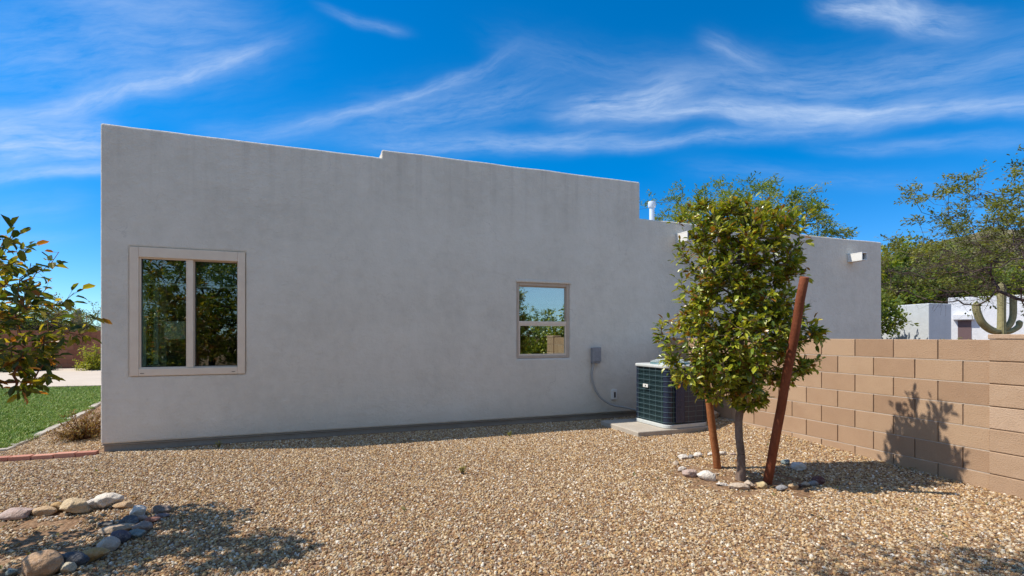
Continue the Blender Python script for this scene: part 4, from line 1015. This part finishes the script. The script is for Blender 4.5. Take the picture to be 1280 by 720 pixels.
def stones(tab, ox, oy, sc_, group):
    for k, (x, y, w_, h_, rot, ang, colr, label) in enumerate(tab):
        px = ox + x / sc_; py = oy + (y + h_ * .32) / sc_; p_ = gp(px, py); z = gz(p_.x, p_.y)
        W_ = w_ / sc_ / F * p_.y / 2 * 1.06; Hh = h_ / sc_ / F * p_.y / 2 * 1.06; W_ *= 1 + .16 * ang; Hh *= 1 + .22 * ang
        D_ = max(W_ * .6, min(W_, Hh * 1.1)); Hz = min(Hh * .95, W_ * .85) 
        me = rock_mesh(k + int(ox) + 17, ang)
        for v in me.vertices: v.co = Vector((v.co.x * W_, v.co.y * D_, v.co.z * Hz * 1.0))
        o = link('stone', me, STONE, None, (p_.x, p_.y + D_ * .35, z + Hz * .76), 0)
        o.rotation_euler = (R(random.uniform(-8, 8)), R(-rot * .35), R(rot)); o.color = (*colr, 1)
        tag(o, label, 'stone', group)
WHT = (.72, .68, .62); BEI = (.56, .46, .36); PNK = (.50, .38, .33); GRY = (.30, .30, .31); TAN = (.54, .38, .22); OCH = (.48, .31, .13); NVY = (.10, .11, .13); MAR = (.13, .06, .06); YEL = (.62, .50, .28); TEA = (.20, .25, .25)
stones([
 (205, 185, 80, 36, 0, .8, WHT, 'white stone at the back left of the tree ring beside a small grey one'), (256, 182, 40, 30, 0, .5, GRY, 'small grey stone between two white ones at the back of the tree ring'),
 (308, 172, 62, 34, -10, .9, WHT, 'angular white stone at the back of the tree ring right of the grey one'), (405, 165, 52, 32, 0, .8, WHT, 'white stone just left of the left wooden stake'),
 (488, 158, 50, 38, 0, .7, WHT, 'rounded white stone just right of the left wooden stake'), (560, 163, 46, 20, 0, .6, PNK, 'small flat pinkish stone touching the trunk on the far side'),
 (150, 224, 42, 50, 30, .7, BEI, 'beige stone at the far left end of the tree ring'), (190, 270, 62, 42, 0, .9, WHT, 'chunky white stone at the left front of the tree ring'),
 (255, 296, 112, 62, 0, .8, PNK, 'large pinkish stone at the left front of the tree ring'), (382, 318, 130, 62, -28, .8, WHT, 'long white slanted slab stone in front of the left stake'),
 (432, 296, 54, 20, 0, .6, BEI, 'small thin beige stone lying inside the tree ring'), (482, 374, 84, 24, -8, .8, WHT, 'thin flat white stone at the front of the tree ring'),
 (600, 400, 140, 50, -8, .7, BEI, 'long beige stone at the very front of the tree ring'), (690, 385, 64, 60, 0, .9, BEI, 'upright beige stone in front of the tree trunk'),
 (772, 388, 72, 52, 0, 1, YEL, 'pale yellow angular stone at the foot of the leaning stake'), (920, 410, 78, 46, 0, .2, GRY, 'smooth grey oval stone right of the leaning stake'),
 (1000, 396, 66, 44, 0, .9, TAN, 'orange tan stone next to the smooth grey oval one'), (1052, 388, 36, 28, 0, .6, MAR, 'small dark brown pebble stone right of the orange tan one'), (1092, 376, 54, 32, 0, .8, BEI, 'beige brown stone in dappled shade at the right front'),
 (1150, 374, 62, 42, 0, .2, GRY, 'round grey stone touching the dark maroon one'), (1192, 358, 84, 64, 0, .3, MAR, 'dark maroon stone at the right end of the tree ring'),
 (950, 226, 64, 42, 0, .5, TEA, 'blue grey stone in the tree shade behind the leaning stake'), (1040, 256, 94, 60, -10, .7, WHT, 'large white stone in the tree shade right of the leaning stake'),
 (885, 215, 60, 30, 0, .6, TAN, 'flat tan stone directly behind the leaning stake')], 820, 540, 5.82, 'stones of the ring round the young tree')
stones([
 (90, 300, 210, 66, 4, .8, PNK, 'long flat pale stone at the left frame edge'), (290, 278, 145, 58, 0, .5, TAN, 'smooth tan stone second from the left frame edge'),
 (392, 252, 100, 64, 0, .9, OCH, 'small ochre stone left of the big tan chunk'), (508, 252, 165, 112, 0, .95, (.60, .46, .28), 'big tan angular chunk in the back row of the left ring'),
 (625, 232, 95, 84, 12, 1, WHT, 'small white wedge stone touching the large craggy white one'), (728, 214, 138, 112, 10, 1, (.76, .70, .60), 'large craggy white stone, highest of the left ring'),
 (832, 240, 146, 46, 4, .8, TAN, 'flat tan stone right of the craggy white one'), (945, 284, 104, 70, -12, .9, WHT, 'white striped stone at the corner of the left ring'),
 (978, 322, 66, 34, 0, .6, PNK, 'small pink stone below the white striped one'), (1050, 332, 92, 46, 0, .6, (.36, .16, .11), 'reddish flat stone at the right tip of the left ring'),
 (1104, 268, 124, 58, 0, .4, (.22, .17, .14), 'grey brown rounded stone at the far right tip of the left ring'), (1112, 305, 96, 26, 0, .5, (.22, .17, .18), 'thin purple grey stone under the rounded grey brown one'),
 (878, 342, 136, 62, -6, .4, NVY, 'dark blue grey stone above the long striped tan one'), (972, 384, 122, 72, 0, .3, (.30, .24, .21), 'speckled grey brown cobble in the right side of the left ring'),
 (800, 396, 205, 60, 14, .5, (.45, .35, .25), 'long flat tan stone slanting inside the left ring'), (935, 436, 116, 62, 0, .3, TEA, 'teal grey cobble below the speckled one'),
 (806, 460, 142, 88, 0, .15, (.11, .10, .13), 'dark slate oval cobble in the left ring'), (730, 516, 134, 98, -10, .3, (.52, .45, .38), 'pale rounded cobble below the dark slate oval'),
 (628, 596, 172, 90, 12, .5, OCH, 'ochre flat stone between pale cobble and dark navy one'), (466, 630, 205, 96, 0, .5, NVY, 'broad dark navy stone near the bottom frame edge'),
 (446, 684, 96, 70, 0, .9, (.55, .50, .38), 'small cream stone in front of the dark navy one'), (250, 670, 236, 176, 0, .15, (.50, .33, .20), 'largest rounded tan boulder at the bottom left'),
 (72, 706, 66, 56, 0, .3, TEA, 'small teal grey stone left of the largest tan boulder'), (728, 356, 84, 34, 0, .7, (.10, .09, .08), 'small dark stone between the white striped one and the big tan chunk')], 0, 590, 5.536, 'stones of the ring at the bottom left')
stones([(95, 45, 130, 40, -10, .5, GRY, 'flat pale grey stone at the foot of the block wall behind the tree'), (10, 60, 70, 60, 0, .8, BEI, 'beige stone behind the air conditioner corner')], 892, 520, 5.5, 'stones at the block wall foot')

# ------------------------------------------------------------------ trees behind the photographer (mirrored in the windows, shading the lower right)
m, lf = fine_tree(71, 2.6, 2.0, 3.6, 6.4, 240, tp_(4.0, 8, (.2, .2)), 60, .07, .035, .40, None, r0=.007, base_r=.12, mind=.2, seglen=.3)
# one forward limb
tr_ = [Vector((.2, .2, 3.9)), Vector((.6, 1.2, 4.4)), Vector((1.1, 2.5, 4.5)), Vector((1.5, 3.5, 4.4))]
rl = random.Random(9); tl = [Vector((1.75 + rl.gauss(0, .45), 3.98 + rl.gauss(0, .22), 4.35 + rl.gauss(0, .16))) for _ in range(22)]
P, par, cnt, ti = grow(tl, tr_, .2, .1, rl, .1); ml_, _ = limbs(P, par, cnt, .006, .5, 5, .004); k0 = len(m.v)
m.add(ml_.v, ml_.f)
for i in ti:
    for k in range(34):
        p_ = P[i] + Vector((rl.gauss(0, .13), rl.gauss(0, .13), rl.gauss(0, .08))); add_leaf(lf, p_, Vector((rl.gauss(0, 1), rl.gauss(0, 1), rl.gauss(0, .5))), Vector((rl.gauss(0, .4), rl.gauss(0, .4), 1)), .075, .034, rl.random(), .2)
tree_obj('mesquite_tree', (-1.85, -1.3, 0), 'tall tree behind the viewpoint whose leafy limb shades the gravel at the lower right', 'tree', m, lf, BARK_D, FINE_G)
m, lf = fine_tree(72, 2.2, 2.2, .7, 4.6, 230, tp_(1.8, 6), 75, .10, .055, .42, None, r0=.009, base_r=.1, mind=.22, seglen=.35, shell=.4)
for k, (u, v, s, l) in enumerate([(3.6, -5.0, .55, 'broad green tree behind the viewpoint, mirrored at the left of the small window'), (8.0, -4.4, .55, 'broad green tree behind the viewpoint, mirrored at the right of the small window'), (-3.6, -3.5, 1.0, 'broad green tree behind the viewpoint, mirrored in the large window'), (.2, -7.5, 1.2, 'farthest green tree behind the viewpoint, mirrored between the others')]):
    w = H(u, v)
    if k == 0: t0_ = tree_obj('desert_tree', (w.x, w.y, 0), l, 'tree', m, lf, BARK_D, FINE_G, 'trees behind the viewpoint')
    else: o = copy_tree(t0_); o.location = (w.x, w.y, 0); o.rotation_euler = (0, 0, k * 1.7); o.scale = (s, s, s); o['label'] = l
t0_.scale = (.55, .55, .55)

hedge = None
for k, (u, v, rz_, s_, l) in enumerate([(3.2, -2.6, 0, 1.0, 'leafy hedge shrub behind the viewpoint, nearest the middle of the yard'), (5.6, -2.2, 1, 1.1, 'leafy hedge shrub behind the viewpoint, in line with the block wall'), (8.2, -2.0, 2, 1.15, 'leafy hedge shrub behind the viewpoint, farthest right'),
        (-4.6, -1.6, 3, 1.1, 'leafy hedge shrub behind the viewpoint, farthest left'), (-2.2, -3.4, 4, 1.0, 'leafy hedge shrub behind the viewpoint, second from the left'), (.6, -3.6, 5, .95, 'leafy hedge shrub behind the viewpoint, straight behind the camera')]):
    w = H(u, v)
    if hedge is None: hedge = shrub((w.x, w.y, 0), 1.4, 2.3, 90, 34, .13, LEAF, 'hedge_shrub', l, 230)
    else: o = copy_tree(hedge); o.location = (w.x, w.y, 0); o['label'] = l
    o_ = hedge if k == 0 else o; o_.rotation_euler = (0, 0, rz_ * 1.1); o_.scale = (s_, s_, s_); o_['group'] = 'hedge shrubs behind the viewpoint'

# dry leaf litter lying on the gravel below the two young trees
def litter_proto(i):
    m = MB(); add_leaf(m, Vector((0, 0, 0)), Vector((1, 0, .1)), Vector((0, 0, 1)), .05, .025, random.random(), random.uniform(-1, 1.5)); me = m.mesh('litter'); me.materials.append(DRYL); return bpy.data.objects.new('litter', me)
cells = []
for i in range(-60, 56):
    for j in range(5, 71):
        w = H((i + .5) * .1, (j + .5) * .1)
        if min((w.xy - TREE.xy - Vector((.5, 0))).length / 1.5, (w.xy - LTREE.xy).length / 1.4) < 1 + .3 * mnoise.noise(Vector((w.x * 2, w.y * 2, 0))) or random.random() < .05: cells.append((i, j))
lt = scatter('leaf_litter', patch(cells, .1, .022), [litter_proto(i) for i in range(4)], 22, .5, 1.0, .5)
tag(lt, 'scattered dry fallen leaves on the gravel', 'litter', kind='stuff')
